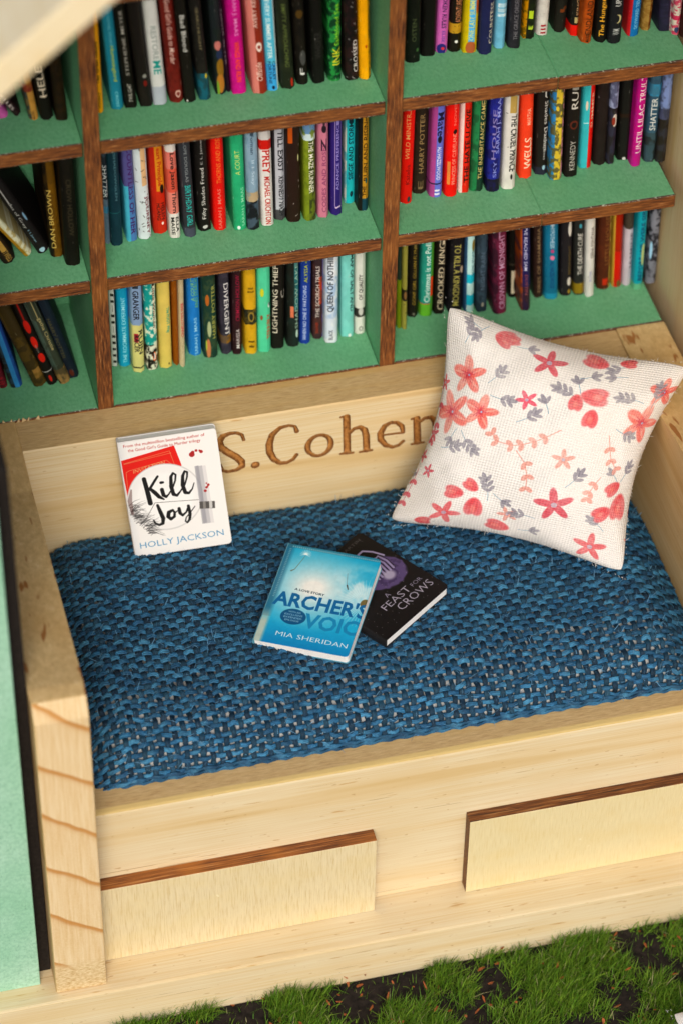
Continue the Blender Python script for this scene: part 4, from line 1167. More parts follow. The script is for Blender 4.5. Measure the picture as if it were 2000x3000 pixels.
        (5.332,1.299,12.166,0.238,-0.347,2.098, 'turquoise book with curled black lettering', 'turquoise', '#2FB0B4',[['l',0.1, '#d8dcd4'],['t', 'SIEGE AND STORM',0.3,1.0, '#0f2c34',0.5, 'u',0],['s',0.12,0.58,0.035,0.14, '#123038'],['n', '#2596a8',0.5,6]]),
        (5.544,1.002,12.166,0.233,-0.582,2.32, 'ochre book with a petrol foot', 'ochre', '#B8892E',[['b',0,0.14, '#1d4450'],['l',0.32, '#1d1a16'],['t', 'RUIN AND RISING',0.34,1.05, '#3c2a12',0.45, 'u',0.1],['t', 'THE',0.17,0.28, '#33240f',0.35, 'u',0],['s',0.34,0.68,0.03,0.1, '#1f5560']]),
    ]),
    ('second wall-side-bay', [
        (6.465,1.036,12.166,0.252,0.286,2.307, 'red book with sand lettering by the divider', 'red', '#C81E12',[['t', 'WILD MINISTRY',0.5,1.05, '#d6a06a',0.42, 'u',-0.1],['t', 'Kateba',0.22,0.44, '#7a1410',0.4, 'u',0],['s',0.05,0.65,0.03,0.12, '#1f3f44'],['r',0.25, '#d11a10']]),
        (6.826,1.303,12.166,0.301,-0.337,2.101, 'dark brown book with thin gilt capitals', 'dark brown', '#2a2118',[['t', 'HARRY POTTER',0.26,0.98, '#8f7a55',0.4, 'u',0],['t', 'E',0.06,0.16, '#7a6a4c',0.4, 'u',0],['n', '#332a1f',0.4,6]]),
        (7.112,1.11,12.166,0.281,0.033,2.263, 'periwinkle book with a pink side', 'periwinkle', '#6C76C6',[['l',0.36, '#A6508E'],['t', 'Mate',0.7,0.96, '#1d1d3a',0.6, 'd',0.15],['t', 'ALI HAZELWOOD',0.2,0.58, '#e9eaf6',0.36, 'd',0.1],['s',0.66,0.6,0.04,0.16, '#15151f'],['t', 'NOV',0.09,0.1, '#fff',0.1, 'u',0],['b',0.15,0.165, '#1a1a30'],['c',0.35,0.75,0.03,0.05, '#e6e6f2'],['c',0.35,0.75,0.07,0.09, '#e6e6f2']]),
        (7.427,1.054,12.166,0.272,-0.651,2.303, 'bright red book with an orange patch', 'bright red', '#D61A10',[['c',0.1,0.34,0.14,0.4, '#d98a4a'],['t', 'PRINCESS OF CLEVELAND',0.14,0.72, '#ecb09c',0.35, 'u',0.1],['s',0.73,0.62,0.025,0.14, '#1d1210'],['t', 'NOVEL',0.8,1.05, '#e78a78',0.25, 'u',0.1]]),
        (7.716,1.115,12.166,0.237,-0.526,2.245, 'red book with a white edge and black capitals', 'red', '#C92A17',[['l',0.28, '#e6d3cc'],['t', 'THE HATE U GIVE',0.12,0.96, '#17110f',0.5, 'u',0.12]]),
        (7.996,1.105,12.166,0.276,0.019,2.272, 'forest green book with gilt capitals', 'forest green', '#1d3a2c',[['l',0.4, '#2c7a4c'],['t', 'THE INHERITANCE GAMES',0.14,1.05, '#cdb878',0.42, 'u',0.14],['n', '#17301f',0.4,6]]),
        (8.322,1.008,12.166,0.282,-0.547,2.363, 'royal blue book with pale capitals', 'royal blue', '#2a2f86',[['b',0,0.14, '#1d1a2a'],['t', 'SARAH J. MAAS',0.42,1.05, '#9aa0d8',0.4, 'u',0.18],['t', 'HOUSE',0.36,0.9, '#8c82b0',0.36, 'u',-0.14],['t', 'SKY',0.16,0.34, '#8f96d0',0.3, 'u',0],['n', '#231f52',0.7,6]]),
        (8.661,1.027,12.166,0.292,-0.733,2.342, 'white book with black thin capitals', 'white', '#DAD7D0',[['c',0.3,0.8,0.84,1.1, '#b59a5a'],['t', 'THE CRUEL PRINCE',0.2,0.82, '#1b1917',0.5, 'd',0.14],['k', '#2a2522',4],['s',0.14,0.6,0.03,0.07, '#1d1a18']]),
        (9.105,1.294,12.166,0.278,-1.774,2.115, 'coral red book with cream capitals', 'coral red', '#DC4A2C',[['t', 'WELLS',0.12,0.5, '#f0dcc4',0.62, 'u',0.08],['t', 'MARTHA',0.66,0.86, '#efb8a0',0.36, 'u',0.1]]),
        (9.462,1.332,12.166,0.308,-1.858,2.039, 'black book with pale title lettering', 'black', '#1f1b18',[['t', 'Fifty Shades Darker',0.3,1.15, '#d8d4cc',0.45, 'd',0.15],['t', 'E L James',0.2,0.46, '#b8b8b4',0.3, 'd',0.1],['b',0,0.1, '#2a2c38'],['s',0.1,0.6,0.03,0.12, '#9fc0cc']]),
        (9.71,1.09,12.166,0.286,-1.733,2.298, 'yellow patterned book with blue and pink sides', 'yellow patterned', '#CDB544',[['l',0.24, '#3d84b4'],['n', '#5d5a3a',0.95,13],['r',0.22, '#c08aa0']]),
        (10.04,1.122,12.166,0.287,-1.378,2.267, 'black book with a wide silver surname', 'black', '#1a1613',[['t', 'KENNEDY',0.08,0.42, '#b9b6ae',0.45, 'u',0],['t', 'RUN',0.78,1.1, '#c8c4bc',0.55, 'u',0],['s',0.6,0.5,0.05,0.3, '#5a2a1e'],['s',0.6,0.5,0.03,0.18, '#1a1613']]),
        (10.422,1.333,12.166,0.263,-1.245,2.099, 'half turquoise half red book', 'turquoise and red', '#46B4BA',[['r',0.46, '#CC2016'],['t', 'SUMMER',0.5,0.95, '#f0cdb4',0.3, 'u',0.28],['s',0.78,0.3,0.06,0.1, '#e3d2bc'],['c',0.1,0.5,0.56,0.57, '#d8ecec']]),
        (10.75,1.384,12.166,0.272,-1.082,2.057, 'plain black brown book', 'black', '#221a18',[['k', '#cfcac6',2],['n', '#2c2422',0.4,6]]),
        (10.976,1.349,12.166,0.181,-1.0,2.094, 'thin dark book with a white blue top', 'white-topped', '#2a2628',[['b',0.7,1.3, '#9aa0bc'],['s',0.55,0.6,0.08,0.3, '#d8cfc4'],['s',0.54,0.45,0.05,0.2, '#8a3a2a'],['n', '#3a3a50',0.6,6]]),
        (11.278,1.417,12.166,0.293,-1.063,2.033, 'black book with a white chip at its foot', 'black', '#191815',[['s',0.02,0.5,0.02,0.15, '#cfd2cc'],['b',0.55,0.6, '#2a1c12']]),
        (11.477,1.16,12.166,0.247,-0.515,2.244, 'magenta book with tall white capitals', 'magenta', '#B81C80',[['t', 'UNTIL LILAC TRULY',0.16,1.05, '#efe0d8',0.66, 'u',0.05],['n', '#a8308c',0.5,6]]),
        (11.806,1.245,12.166,0.258,-0.309,2.19, 'steel blue book with white capitals', 'steel blue', '#3a5566',[['b',0,0.35, '#2d3434'],['t', 'SHATTER',0.38,0.76, '#dcdcd4',0.55, 'u',-0.1],['b',0.78,0.92, '#3f88a8'],['n', '#4a6a78',0.5,6]]),
        (12.033,1.176,12.166,0.227,-0.3,2.239, 'dark book fading to lavender at the wall end', 'lavender', '#2a2620',[['b',0.6,1.3, '#7f8fb8'],['b',0.5,0.62, '#4c5068'],['n', '#3a3c48',0.6,6]]),
    ]),
    ('second shaded-bay', [
        (-1.817,0.928,12.166,0.281,-24.653,0.328, 'black leaning book with gold capitals', 'black', '#1f1814',[['t', 'CITWELL',0.1,1.2, '#b08f4c',0.5, 'd',0.15],['n', '#3a2a1c',0.5,6]]),
        (-1.409,1.071,12.166,0.183,-31.902,0.878, 'gold book with white page edges showing', 'gold and white', '#B58C2C',[['r',0.55, '#D6D4B8'],['n', '#8a6a1e',0.4,6]]),
        (-1.09,1.099,12.166,0.261,-23.934,1.507, 'black leaning book with grey lettering', 'black', '#1d1a19',[['t', 'Shades of Grey',0.5,1.15, '#b5b5b0',0.36, 'd',-0.1],['t', 'E L James',0.22,0.46, '#8fb4c4',0.26, 'd',-0.05],['s',0.06,0.5,0.04,0.24, '#a8c8d4'],['s',0.68,0.85,0.08,0.1, '#7fa0b4']]),
        (-0.847,0.942,12.166,0.261,-1.669,2.393, 'dark gold book with slim capitals', 'dark gold', '#6b4d12',[['l',0.3, '#1a130a'],['t', 'DAN BROWN',0.1,0.72, '#c9b268',0.42, 'u',-0.2],['n', '#4d3810',0.5,6]]),
        (-0.571,0.608,12.166,0.309,-0.44,2.589, 'black book with barely visible lettering', 'black', '#14120d',[['t', 'CROW HOLLOW',0.3,0.85, '#3d382a',0.4, 'd',0],['n', '#1f1b12',0.5,6]]),
    ]),
    ('lowest middle-bay', [
        (0.261,1.188,8.773,0.14,0.117,2.08, 'white book with a column of black strokes', 'stroke-marked white', '#D2D4CC',[['t', '|||-||-|||||',0.05,1.05, '#24221e',0.5, 'd',-0.1],['r',0.2, '#2a2620']]),
        (0.472,1.153,8.773,0.266,0.066,2.115, 'cyan book with pale capitals', 'cyan', '#2295B4',[['t', 'THE ROOMMATE EXPERIMENT',0.05,0.9, '#a8dce6',0.4, 'u',0],['r',0.2, '#1f86b4']]),
        (0.72,0.9,8.773,0.261,0.159,2.322, 'pale yellow and grey blue book', 'yellow and grey', '#D3CD8A',[['b',0.56,1.2, '#8fa5c4'],['c',0.15,0.5,0.36,0.46, '#a8283a'],['b',0.05,0.065, '#1a1a1a'],['t', 'ON GRANGER',0.62,1.1, '#17171c',0.55, 'd',-0.1],['t', 'RACER',0.24,0.44, '#1a1a1e',0.45, 'd',-0.14],['t', 'RUIN',0.22,0.5, '#1a1a1e',0.45, 'd',0.22]]),
        (1.012,0.905,8.773,0.251,-0.024,2.322, 'teal marbled book with a black foot', 'teal marbled', '#1F8E88',[['n', '#dfe0cc',0.95,11],['c',0.66,0.92,0.45,1.2, '#dcd6c0'],['b',0,0.3, '#1a1612'],['s',0.16,0.66,0.055,0.15, '#d9591f'],['s',0.16,0.66,0.042,0.1, '#f0ece6'],['s',0.17,0.6,0.04,0.05, '#14110f'],['t', 'Little Women',0.5,1, '#2a2620',0.25, 'd',0.26]]),
        (1.306,0.892,8.773,0.262,-0.075,2.322, 'butter yellow book with teal lettering', 'butter yellow', '#D2BE6A',[['t', 'The FOOT Way',0.42,0.72, '#1d8a84',0.42, 'd',0.22],['s',0.05,0.7,0.012,0.05, '#2a261c']]),
        (1.533,0.95,8.773,0.147,0.07,2.276, 'plain brown book', 'brown', '#8A5216',[]),
        (1.645,0.852,8.773,0.136,0.383,2.356, 'cream book with red lettering', 'cream', '#CFC0A0',[['t',"CHARLOTTE'S WEB",0.36,0.75, '#b8323c',0.6, 'u',0.05],['n', '#c0ae8c',0.4,6]]),
        (1.985,1.163,8.773,0.27,-0.645,2.102, 'azure book with pale capitals', 'azure', '#2A79B8',[['t', 'SARAH J. MAAS',0.02,0.5, '#a8d4e8',0.38, 'u',0.12],['t', 'A COURT',0.72,1.0, '#8ab878',0.32, 'u',-0.05],['t', 'AND STARLIGHT',0.62,1.1, '#7ab070',0.32, 'u',0.24],['r',0.14, '#3a8ed0']]),
        (2.298,1.007,8.773,0.299,-0.668,2.217, 'dark green book with painted scene', 'painted green', '#1f3a30',[['n', '#3a4a34',0.8,8],['s',0.72,0.32,0.07,0.14, '#a8642c'],['s',0.36,0.4,0.1,0.14, '#a8b08a'],['s',0.12,0.3,0.12,0.16, '#b87a54'],['s',0.16,0.16,0.07,0.05, '#a8b84a'],['t', 'HARRY POTTER',0.24,0.9, '#a8a45a',0.36, 'u',0.26]]),
        (2.643,1.053,8.773,0.234,-1.005,2.174, 'charcoal violet book with white capitals', 'charcoal', '#33303a',[['b',0.14,0.24, '#8a6424'],['t', 'DIVERGENT',0.24,0.9, '#dcdad8',0.5, 'd',0.1],['n', '#4a4450',0.6,6]]),
        (2.861,0.985,8.773,0.214,0.135,2.231, 'dark maroon book with white and crimson lettering', 'dark maroon', '#2c161b',[['t', 'CRIMSON HOLLOW',0.42,0.98, '#9a2344',0.45, 'u',0],['t', 'MARISSA',0.08,0.32, '#d8d4d0',0.4, 'u',0],['n', '#3a1a22',0.5,6]]),
        (3.153,0.933,8.773,0.263,-0.5,2.295, 'mustard book with a black band', 'mustard', '#C9A12A',[['b',0.36,0.54, '#2a2a20'],['s',0.45,0.5,0.06,0.26, '#8f7a3a'],['s',0.45,0.5,0.04,0.14, '#2a2a20'],['t', 'TREASURE',0.1,0.12, '#3a300c',0.2, 'u',0],['c',0.25,0.75,0.74,0.76, '#4a3c10'],['c',0.3,0.7,0.78,0.8, '#4a3c10'],['c',0.3,0.7,0.08,0.1, '#5a4814'],['c',0.25,0.75,0.14,0.16, '#5a4814'],['n', '#b48e22',0.5,6]]),
        (3.442,0.937,8.773,0.278,-0.312,2.282, 'mint book with red lettering', 'mint', '#5CC49C',[['t', 'TERRIBLY',0.16,0.46, '#c4432a',0.4, 'u',0.3],['s',0.72,0.3,0.05,0.14, '#c4c43a'],['s',0.56,0.85,0.03,0.1, '#eef0ea'],['s',0.57,0.9,0.02,0.07, '#14181a'],['s',0.42,0.25,0.03,0.1, '#8a5a3a']]),
        (3.733,0.965,8.773,0.282,0.45,2.247, 'black book with slanted cream lettering', 'black', '#181411',[['t', 'LIGHTNING THIEF',0.2,1.02, '#e0dac8',0.45, 'u',-0.28],['t', 'C',0.62,0.72, '#b8b4ac',0.4, 'u',0.3]]),
        (4.069,0.951,8.773,0.263,-0.371,2.272, 'dark book with sea green and peach patches', 'sea green', '#1c201c',[['c',0.55,1,0.45,1.0, '#2f6a6c'],['c',0.22,0.5,0.36,0.5, '#c9785a'],['t', 'SHADOW LAKE',0.22,1.0, '#9fb8a8',0.35, 'u',0.26],['s',0.16,0.78,0.05,0.12, '#b8ccc0'],['n', '#20302c',0.5,6]]),
        (4.335,0.99,8.773,0.234,0.181,2.245, 'cobalt blue book with white capitals', 'cobalt blue', '#223f8a',[['t', 'WHEN NO ONE IS WATCHING',0.05,0.72, '#e2e8f2',0.36, 'u',-0.12],['t', 'ALYSSA COLE',0.76,1.15, '#c3c43a',0.36, 'u',-0.05]]),
        (4.637,1.094,8.773,0.242,-0.214,2.143, 'smoky brown and orange book', 'smoky orange', '#3a2a2c',[['c',0.5,0.95,0.45,0.8, '#a8452a'],['t', 'THE SCORCH TRIALS',0.28,0.94, '#e4dcd4',0.4, 'u',-0.1],['t', 'DASHNER',0.08,0.22, '#a83a20',0.28, 'u',-0.14],['r',0.12, '#5a4a90'],['n', '#5c3a30',0.6,6]]),
        (4.887,0.886,8.773,0.297,-0.277,2.301, 'white book with inky black script', 'white', '#D0D8E2',[['b',0.3,0.8, '#aec2da'],['t', 'QUEEN OF NOTHING',0.38,1.1, '#20232c',0.6, 'u',-0.12],['t', 'BLACK',0.04,0.16, '#4a4e58',0.35, 'u',-0.1],['n', '#e4e6e8',0.7,6]]),
        (5.267,1.007,8.773,0.283,-0.621,2.217, 'pale aqua book with small black lettering', 'pale aqua', '#7FC4BC',[['t', 'A MAP OF SALT AND',0.32,1.1, '#1c3436',0.34, 'd',0.28],['n', '#8ed0c8',0.5,6],['s',0.02,0.6,0.025,0.12, '#e8ece6']]),
        (5.548,1.041,8.773,0.224,-0.636,2.185, 'white book with a dark band and thin capitals', 'white', '#D6D6CE',[['b',0.22,0.33, '#33312e'],['s',0.29,0.5,0.05,0.24, '#c8c6c0'],['t', 'OF QUALITY',0.44,0.76, '#2a2826',0.46, 'u',0],['s',0.07,0.5,0.03,0.18, '#6a6864'],['s',0.07,0.5,0.02,0.12, '#d6d6ce']]),
    ]),
    ('lowest wall-side-bay', [
        (6.401,1.019,8.773,0.122,-1.196,2.206, 'thin lime book with a dark top', 'lime', '#7A8A1E',[['b',0.62,1.2, '#2c3a30']]),
        (6.504,0.965,8.773,0.129,-0.916,2.228, 'thin khaki book with a dark band', 'khaki', '#98924A',[['b',0.36,0.5, '#26221a'],['s',0.43,0.5,0.05,0.3, '#8a6a44'],['k', '#3a3618',3]]),
        (6.786,1.327,8.773,0.232,-0.439,1.93, 'black book with gold capitals', 'black', '#1a1610',[['t', 'GONE GIRL GILLIAN FLYNN',0.18,1.05, '#a08a3c',0.34, 'u',0],['s',0.05,0.5,0.02,0.12, '#6a6a5c']]),
        (7.073,1.277,8.773,0.28,-0.491,1.993, 'teal and green book with white script', 'teal', '#2F8A7A',[['b',0,0.17, '#63A336'],['b',0.17,0.18, '#c95a34'],['r',0.28, '#4d8a34'],['c',0.72,1,0.28,0.55, '#d0481c'],['t', 'Christmas is not Polite',0.2,1.1, '#e4ece4',0.5, 'u',-0.05]]),
        (7.364,1.296,8.773,0.241,-0.357,1.973, 'black book with large cream letters', 'black', '#1d1712',[['t', 'CROOKED KING',0.06,1.0, '#cfc2a8',0.6, 'u',0]]),
        (7.708,1.248,8.773,0.316,-0.322,2.01, 'black book with wide gilt capitals', 'black', '#1a171a',[['t', 'TO KILL A KINGDOM',0.1,0.95, '#b3ab62',0.5, 'd',-0.05],['s',0.6,0.8,0.05,0.12, '#b0a08c'],['n', '#2a262c',0.5,6]]),
        (8.006,1.201,8.773,0.213,-1.501,2.051, 'white book with cyan patches', 'cyan and white', '#BFE0DE',[['b',0.1,0.24, '#2aaec4'],['b',0.4,0.52, '#2cb4c8'],['s',0.9,0.8,0.08,0.2, '#8a7a3a'],['l',0.16, '#3a5a78'],['t', 'HOTEL STORIES',0.5,0.85, '#4a7a86',0.35, 'u',0.28]]),
        (8.275,1.151,8.773,0.237,-1.854,2.082, 'dark slate blue book with faint lettering', 'slate blue', '#2b3640',[['t', 'NIGHT RAIN',0.3,0.8, '#566472',0.45, 'u',0],['s',0.1,0.5,0.03,0.12, '#9a9488'],['n', '#40525e',0.6,6]]),
        (8.648,1.004,8.773,0.3,-3.037,2.217, 'plum red book with lilac capitals', 'plum red', '#5a2238',[['t', 'CROWN OF MIDNIGHT',0.06,1.0, '#b894ac',0.5, 'u',0.1],['l',0.3, '#3a1a2a'],['n', '#7a2a48',0.6,6]]),
        (9.057,1.473,8.773,0.222,-2.139,1.807, 'black book with a cream figure', 'cream-figured', '#16130f',[['c',0.25,0.75,0.06,0.42, '#cfc4ac'],['s',0.2,0.85,0.12,0.3, '#16130f'],['b',0.5,0.53, '#3a342a']]),
        (9.214,0.985,8.773,0.261,-3.283,2.255, 'indigo book with white capitals', 'indigo', '#282456',[['t',"YOU'VE REACHED SAM",0.5,1.15, '#dfe0f0',0.36, 'd',-0.05],['t', 'DUSTIN',0.2,0.45, '#9a5a5a',0.3, 'd',0],['b',0,0.3, '#3a2430'],['l',0.12, '#a8552a'],['n', '#2c2048',0.5,6]]),
        (9.604,1.329,8.773,0.2,-3.459,1.973, 'dark brown book with tan lettering', 'dark brown', '#31211c',[['t', 'FIRES OF SHAMARIA',0.08,1.0, '#8a7458',0.4, 'u',0],['n', '#3c2a22',0.4,6]]),
        (9.865,1.218,8.773,0.3,-3.33,2.054, 'peacock blue book with a pink flower', 'peacock blue', '#1F6C88',[['t', 'HYPOTHESIS',0.7,1.0, '#c8d0dc',0.36, 'd',0],['s',0.57,0.5,0.03,0.16, '#d87a98'],['s',0.66,0.5,0.025,0.12, '#b04a78'],['t', 'ALI HAZELWOOD',0.15,0.52, '#1a3c6a',0.34, 'd',0],['b',0,0.08, '#2f8ca8']]),
        (10.207,1.259,8.773,0.252,-2.897,2.024, 'dark book with white spots', 'white-spotted', '#231f22',[['s',0.2,0.7,0.06,0.18, '#e0dad0'],['s',0.92,0.7,0.1,0.18, '#e0dcd4'],['s',0.06,0.7,0.03,0.14, '#a88c3a'],['t', 'MIDNIGHT',0.3,0.7, '#6a5a34',0.3, 'u',0.2]]),
        (10.488,1.212,8.773,0.248,-3.405,2.07, 'charcoal book with bold white capitals', 'charcoal', '#2a2a28',[['t', 'THE DEATH CURE',0.28,0.84, '#e0ddd4',0.5, 'u',0],['b',0.02,0.16, '#8a7420'],['s',0.94,0.5,0.03,0.12, '#4f9aa8']]),
        (10.696,1.112,8.773,0.217,-2.997,2.176, 'white book with thin grey lettering', 'white', '#D8D6D0',[['t', 'GENA FONTANA',0.5,0.9, '#5a5450',0.36, 'u',0.1],['t', 'RIVER',0.2,0.34, '#9a9ab4',0.3, 'u',0],['k', '#3a3836',2]]),
        (11.063,1.269,8.773,0.288,-2.804,2.052, 'chestnut book with a red square', 'chestnut', '#4a2414',[['c',0.35,0.75,0.06,0.15, '#b0341a'],['t', 'LITTLE HOUSE',0.34,1, '#7a5430',0.4, 'u',0.15],['r',0.16, '#a8964a'],['n', '#5a2c18',0.5,6]]),
        (11.365,1.286,8.773,0.207,-2.644,2.023, 'vivid red book with a frayed foot', 'vivid red', '#B8200F',[['b',0.5,1.2, '#962408'],['s',0.05,0.6,0.05,0.2, '#6a5a34'],['l',0.1, '#c9a84a']]),
        (11.599,1.301,8.773,0.218,-2.161,2.034, 'pale grey book with a dark head', 'pale grey', '#C4BCC4',[['b',0.78,1.2, '#4a4238'],['t', 'JASMINE',0.22,0.72, '#4a444c',0.42, 'u',0.3]]),
        (11.785,1.096,8.773,0.231,-1.367,2.211, 'bright turquoise book with navy capitals', 'bright turquoise', '#1d9aa8',[['t', 'BEFORE WE WERE SIR',0.12,1.0, '#123a5c',0.46, 'u',0.05],['s',0.45,0.75,0.14,0.2, '#b8c890'],['b',0,0.08, '#6fb08c']]),
        (12.13,1.242,8.773,0.232,-1.017,2.086, 'grey mottled book against the pine wall', 'mottled grey', '#7d7f88',[['n', '#2a2a30',0.95,9],['s',0.45,0.2,0.12,0.14, '#a8d0e8']]),
    ]),
    ('lowest shaded-bay', [
        (-2.143,1.012,8.773,0.178,-10.757,0.56, 'dark red leaning book', 'dark red', '#5a1c26',[['n', '#9a2a34',0.8,7]]),
        (-1.868,0.972,8.773,0.256,-11.26,1.031, 'sky blue leaning book with a gilt side', 'sky blue', '#3f86b8',[['l',0.35, '#2c2e2c'],['r',0.25, '#2a4a84'],['n', '#3a7eb0',0.3,6]]),
        (-1.379,0.899,8.773,0.31,-16.597,1.68, 'olive brown leaning book with a tan patch', 'olive brown', '#3a3018',[['n', '#5c4a1e',0.6,6],['c',0.4,1,0.14,0.3, '#8f6f3c'],['t', 'TITAN',1.0,1.3, '#d8d8d4',0.5, 'u',0]]),
        (-1.117,0.886,8.773,0.248,-15.26,1.947, 'black leaning book with red petals', 'red-petalled', '#181410',[['s',0.42,0.55,0.07,0.3, '#C2281a'],['s',0.66,0.5,0.09,0.28, '#C2281a'],['s',0.9,0.5,0.1,0.28, '#B0241a'],['s',0.1,0.5,0.05,0.14, '#B0281e'],['t', 'eclipse',0.5,0.62, '#9a9a94',0.3, 'u',0],['b',0.2,0.21, '#b8b8b4']]),
        (-0.864,0.875,8.773,0.287,-15.311,1.97, 'grey green leaning book with buff lettering', 'grey green', '#3b4236',[['l',0.4, '#4a5a50'],['t', 'Agatha Christie',0.5,1.05, '#b8a878',0.45, 'd',0.2],['b',0,0.22, '#93764a'],['n', '#2c2c22',0.6,6]]),
        (-0.644,1.003,8.773,0.257,-14.178,1.984, 'midnight blue leaning book with gilt capitals', 'midnight blue', '#1d2630',[['t', 'HARRY POTTER',0.3,0.9, '#5f5a3a',0.34, 'd',-0.2],['s',0.08,0.4,0.05,0.2, '#5a2a1e'],['n', '#24303a',0.4,6]]),
    ]),
]


def build_books():
    total = sum(len(b) for _, b in BOOKS)
    cols = 16; rows = (total + cols - 1) // cols
    atlas = np.zeros((rows * CH, cols * CW, 3), np.float32)
    plan, k = [], 0
    for key, bs in BOOKS:
        bs = [list(b) for b in bs]
        for a, b in zip(bs, bs[1:]):                      # neighbours touch but never overlap
            gap = b[0] - a[0] - (a[3] + b[3]) / 2
            if gap < 0.008 and abs(a[4] - b[4]) < 4:
                a[3] -= (0.008 - gap) / 2; b[3] -= (0.008 - gap) / 2
        used = set()
        for i, b in enumerate(bs):
            r, c = divmod(k, cols)
            atlas[r * CH:(r + 1) * CH, c * CW:(c + 1) * CW] = spine_art(b[3], b[8], b[9], 100 + k)
            plan.append((key, bs, i, r, c)); k += 1
    img = image_from('spine_prints', atlas)
    mat = printed('printed_cover', img, 0.5, 0, 0.2, 0.16)
    seen = set()
    for k, (key, bs, i, r, c) in enumerate(plan):
        x, y, z, w, lean, vis, desc, short, base_, ops = bs[i]
        rng = random.Random(500 + k)
        h = 2.93 + rng.uniform(-0.10, 0.06) if abs(lean) < 6 else 2.6
        D = min(2.0 + rng.uniform(-0.06, 0.06), DEPTH - 0.05 - y)
        la = math.radians(lean)
        root = empty('book', (x, y, z + 0.002 + abs(math.sin(la)) * w / 2), (0, la, rng.uniform(-0.02, 0.02)))
        prv = bs[i - 1][7] if i else None; nxt = bs[i + 1][7] if i + 1 < len(bs) else None
        opts = []
        if prv and nxt: opts.append(f'{desc}, between {prv} and {nxt} ones, {key} shelf')
        if nxt: opts.append(f'{desc}, before the {nxt} one, {key} shelf')
        if prv: opts.append(f'{desc}, after the {prv} one, {key} shelf')
        opts.append(f'{desc}, {key} shelf')
        lab = next((o for o in opts if len(o.split()) <= 15 and o not in seen), opts[-1])
        seen.add(lab)
        tag(root, lab, 'book', 'books on the ' + key + ' shelf')
        nose = rng.uniform(-0.05, 0.2)
        path = [(-w / 2, D), (-w / 2, 0.16), (-w / 2, 0.10), (-0.455 * w, 0.04), (-0.30 * w, 0.006), (nose * w, -0.022), (0.31 * w, 0.002), (0.46 * w, 0.045), (w / 2, 0.10), (w / 2, 0.16), (w / 2, D)]
        P = np.array(path)
        s = np.concatenate([[0], np.cumsum(np.hypot(*np.diff(P, axis=0).T))])
        u = np.clip((s - s[1]) / (s[-2] - s[1]), 0.02, 0.98)
        ins = P * np.array([(w - 0.032) / w, 1]) + np.array([0, 0.016]); ins[0, 1] = ins[-1, 1] = D
        zs = [0.0, min(vis, h - 0.05), h]
        V, UV = [], []
        jag = [rng.uniform(0, 0.03) if 2 <= j <= 8 else 0 for j in range(len(path))]
        for pth in (P, ins):
            for li, zz in enumerate(zs):
                for j, (px, py) in enumerate(pth):
                    V.append((px, py, zz + (jag[j] if li == 0 else 0)))
                    UV.append(((c + u[j]) / cols, (r + min(max(zz / max(vis, 0.2), 0.004), 0.996)) / rows))
        n = len(path); F = []
        for li in range(2):
            for j in range(n - 1):
                a = li * n + j
                F.append((a, a + 1, a + n + 1, a + n)); b = a + 3 * n; F.append((b + 1, b, b + n, b + n + 1))
        for j in range(n - 1):
            F.append((j + 1, j, j + 3 * n, j + 3 * n + 1)); t = 2 * n; F.append((t + j, t + j + 1, t + j + 1 + 3 * n, t + j + 3 * n))
        for j in (0, n - 1):
            for li in range(2):
                a = li * n + j; F.append((a, a + n, a + 4 * n, a + 3 * n) if j == 0 else (a + n, a, a + 3 * n, a + 4 * n))
        me = mesh_np(np.array(V), np.array(F), 'cover', np.array(UV))
        if hasattr(me, 'set_sharp_from_angle'): me.set_sharp_from_angle(angle=math.radians(42))
        link('cover', me, [mat], root)
        pw = w / 2 - 0.02
        pz0 = 0.012 if rng.random() < 0.65 else -0.001
        bm = box_bm(-pw, pw, 0.055, D - 0.03, pz0, h - 0.05)
        link('page_block', bm_mesh(bm, 'page_block'), [PAPER], root)


build_books()


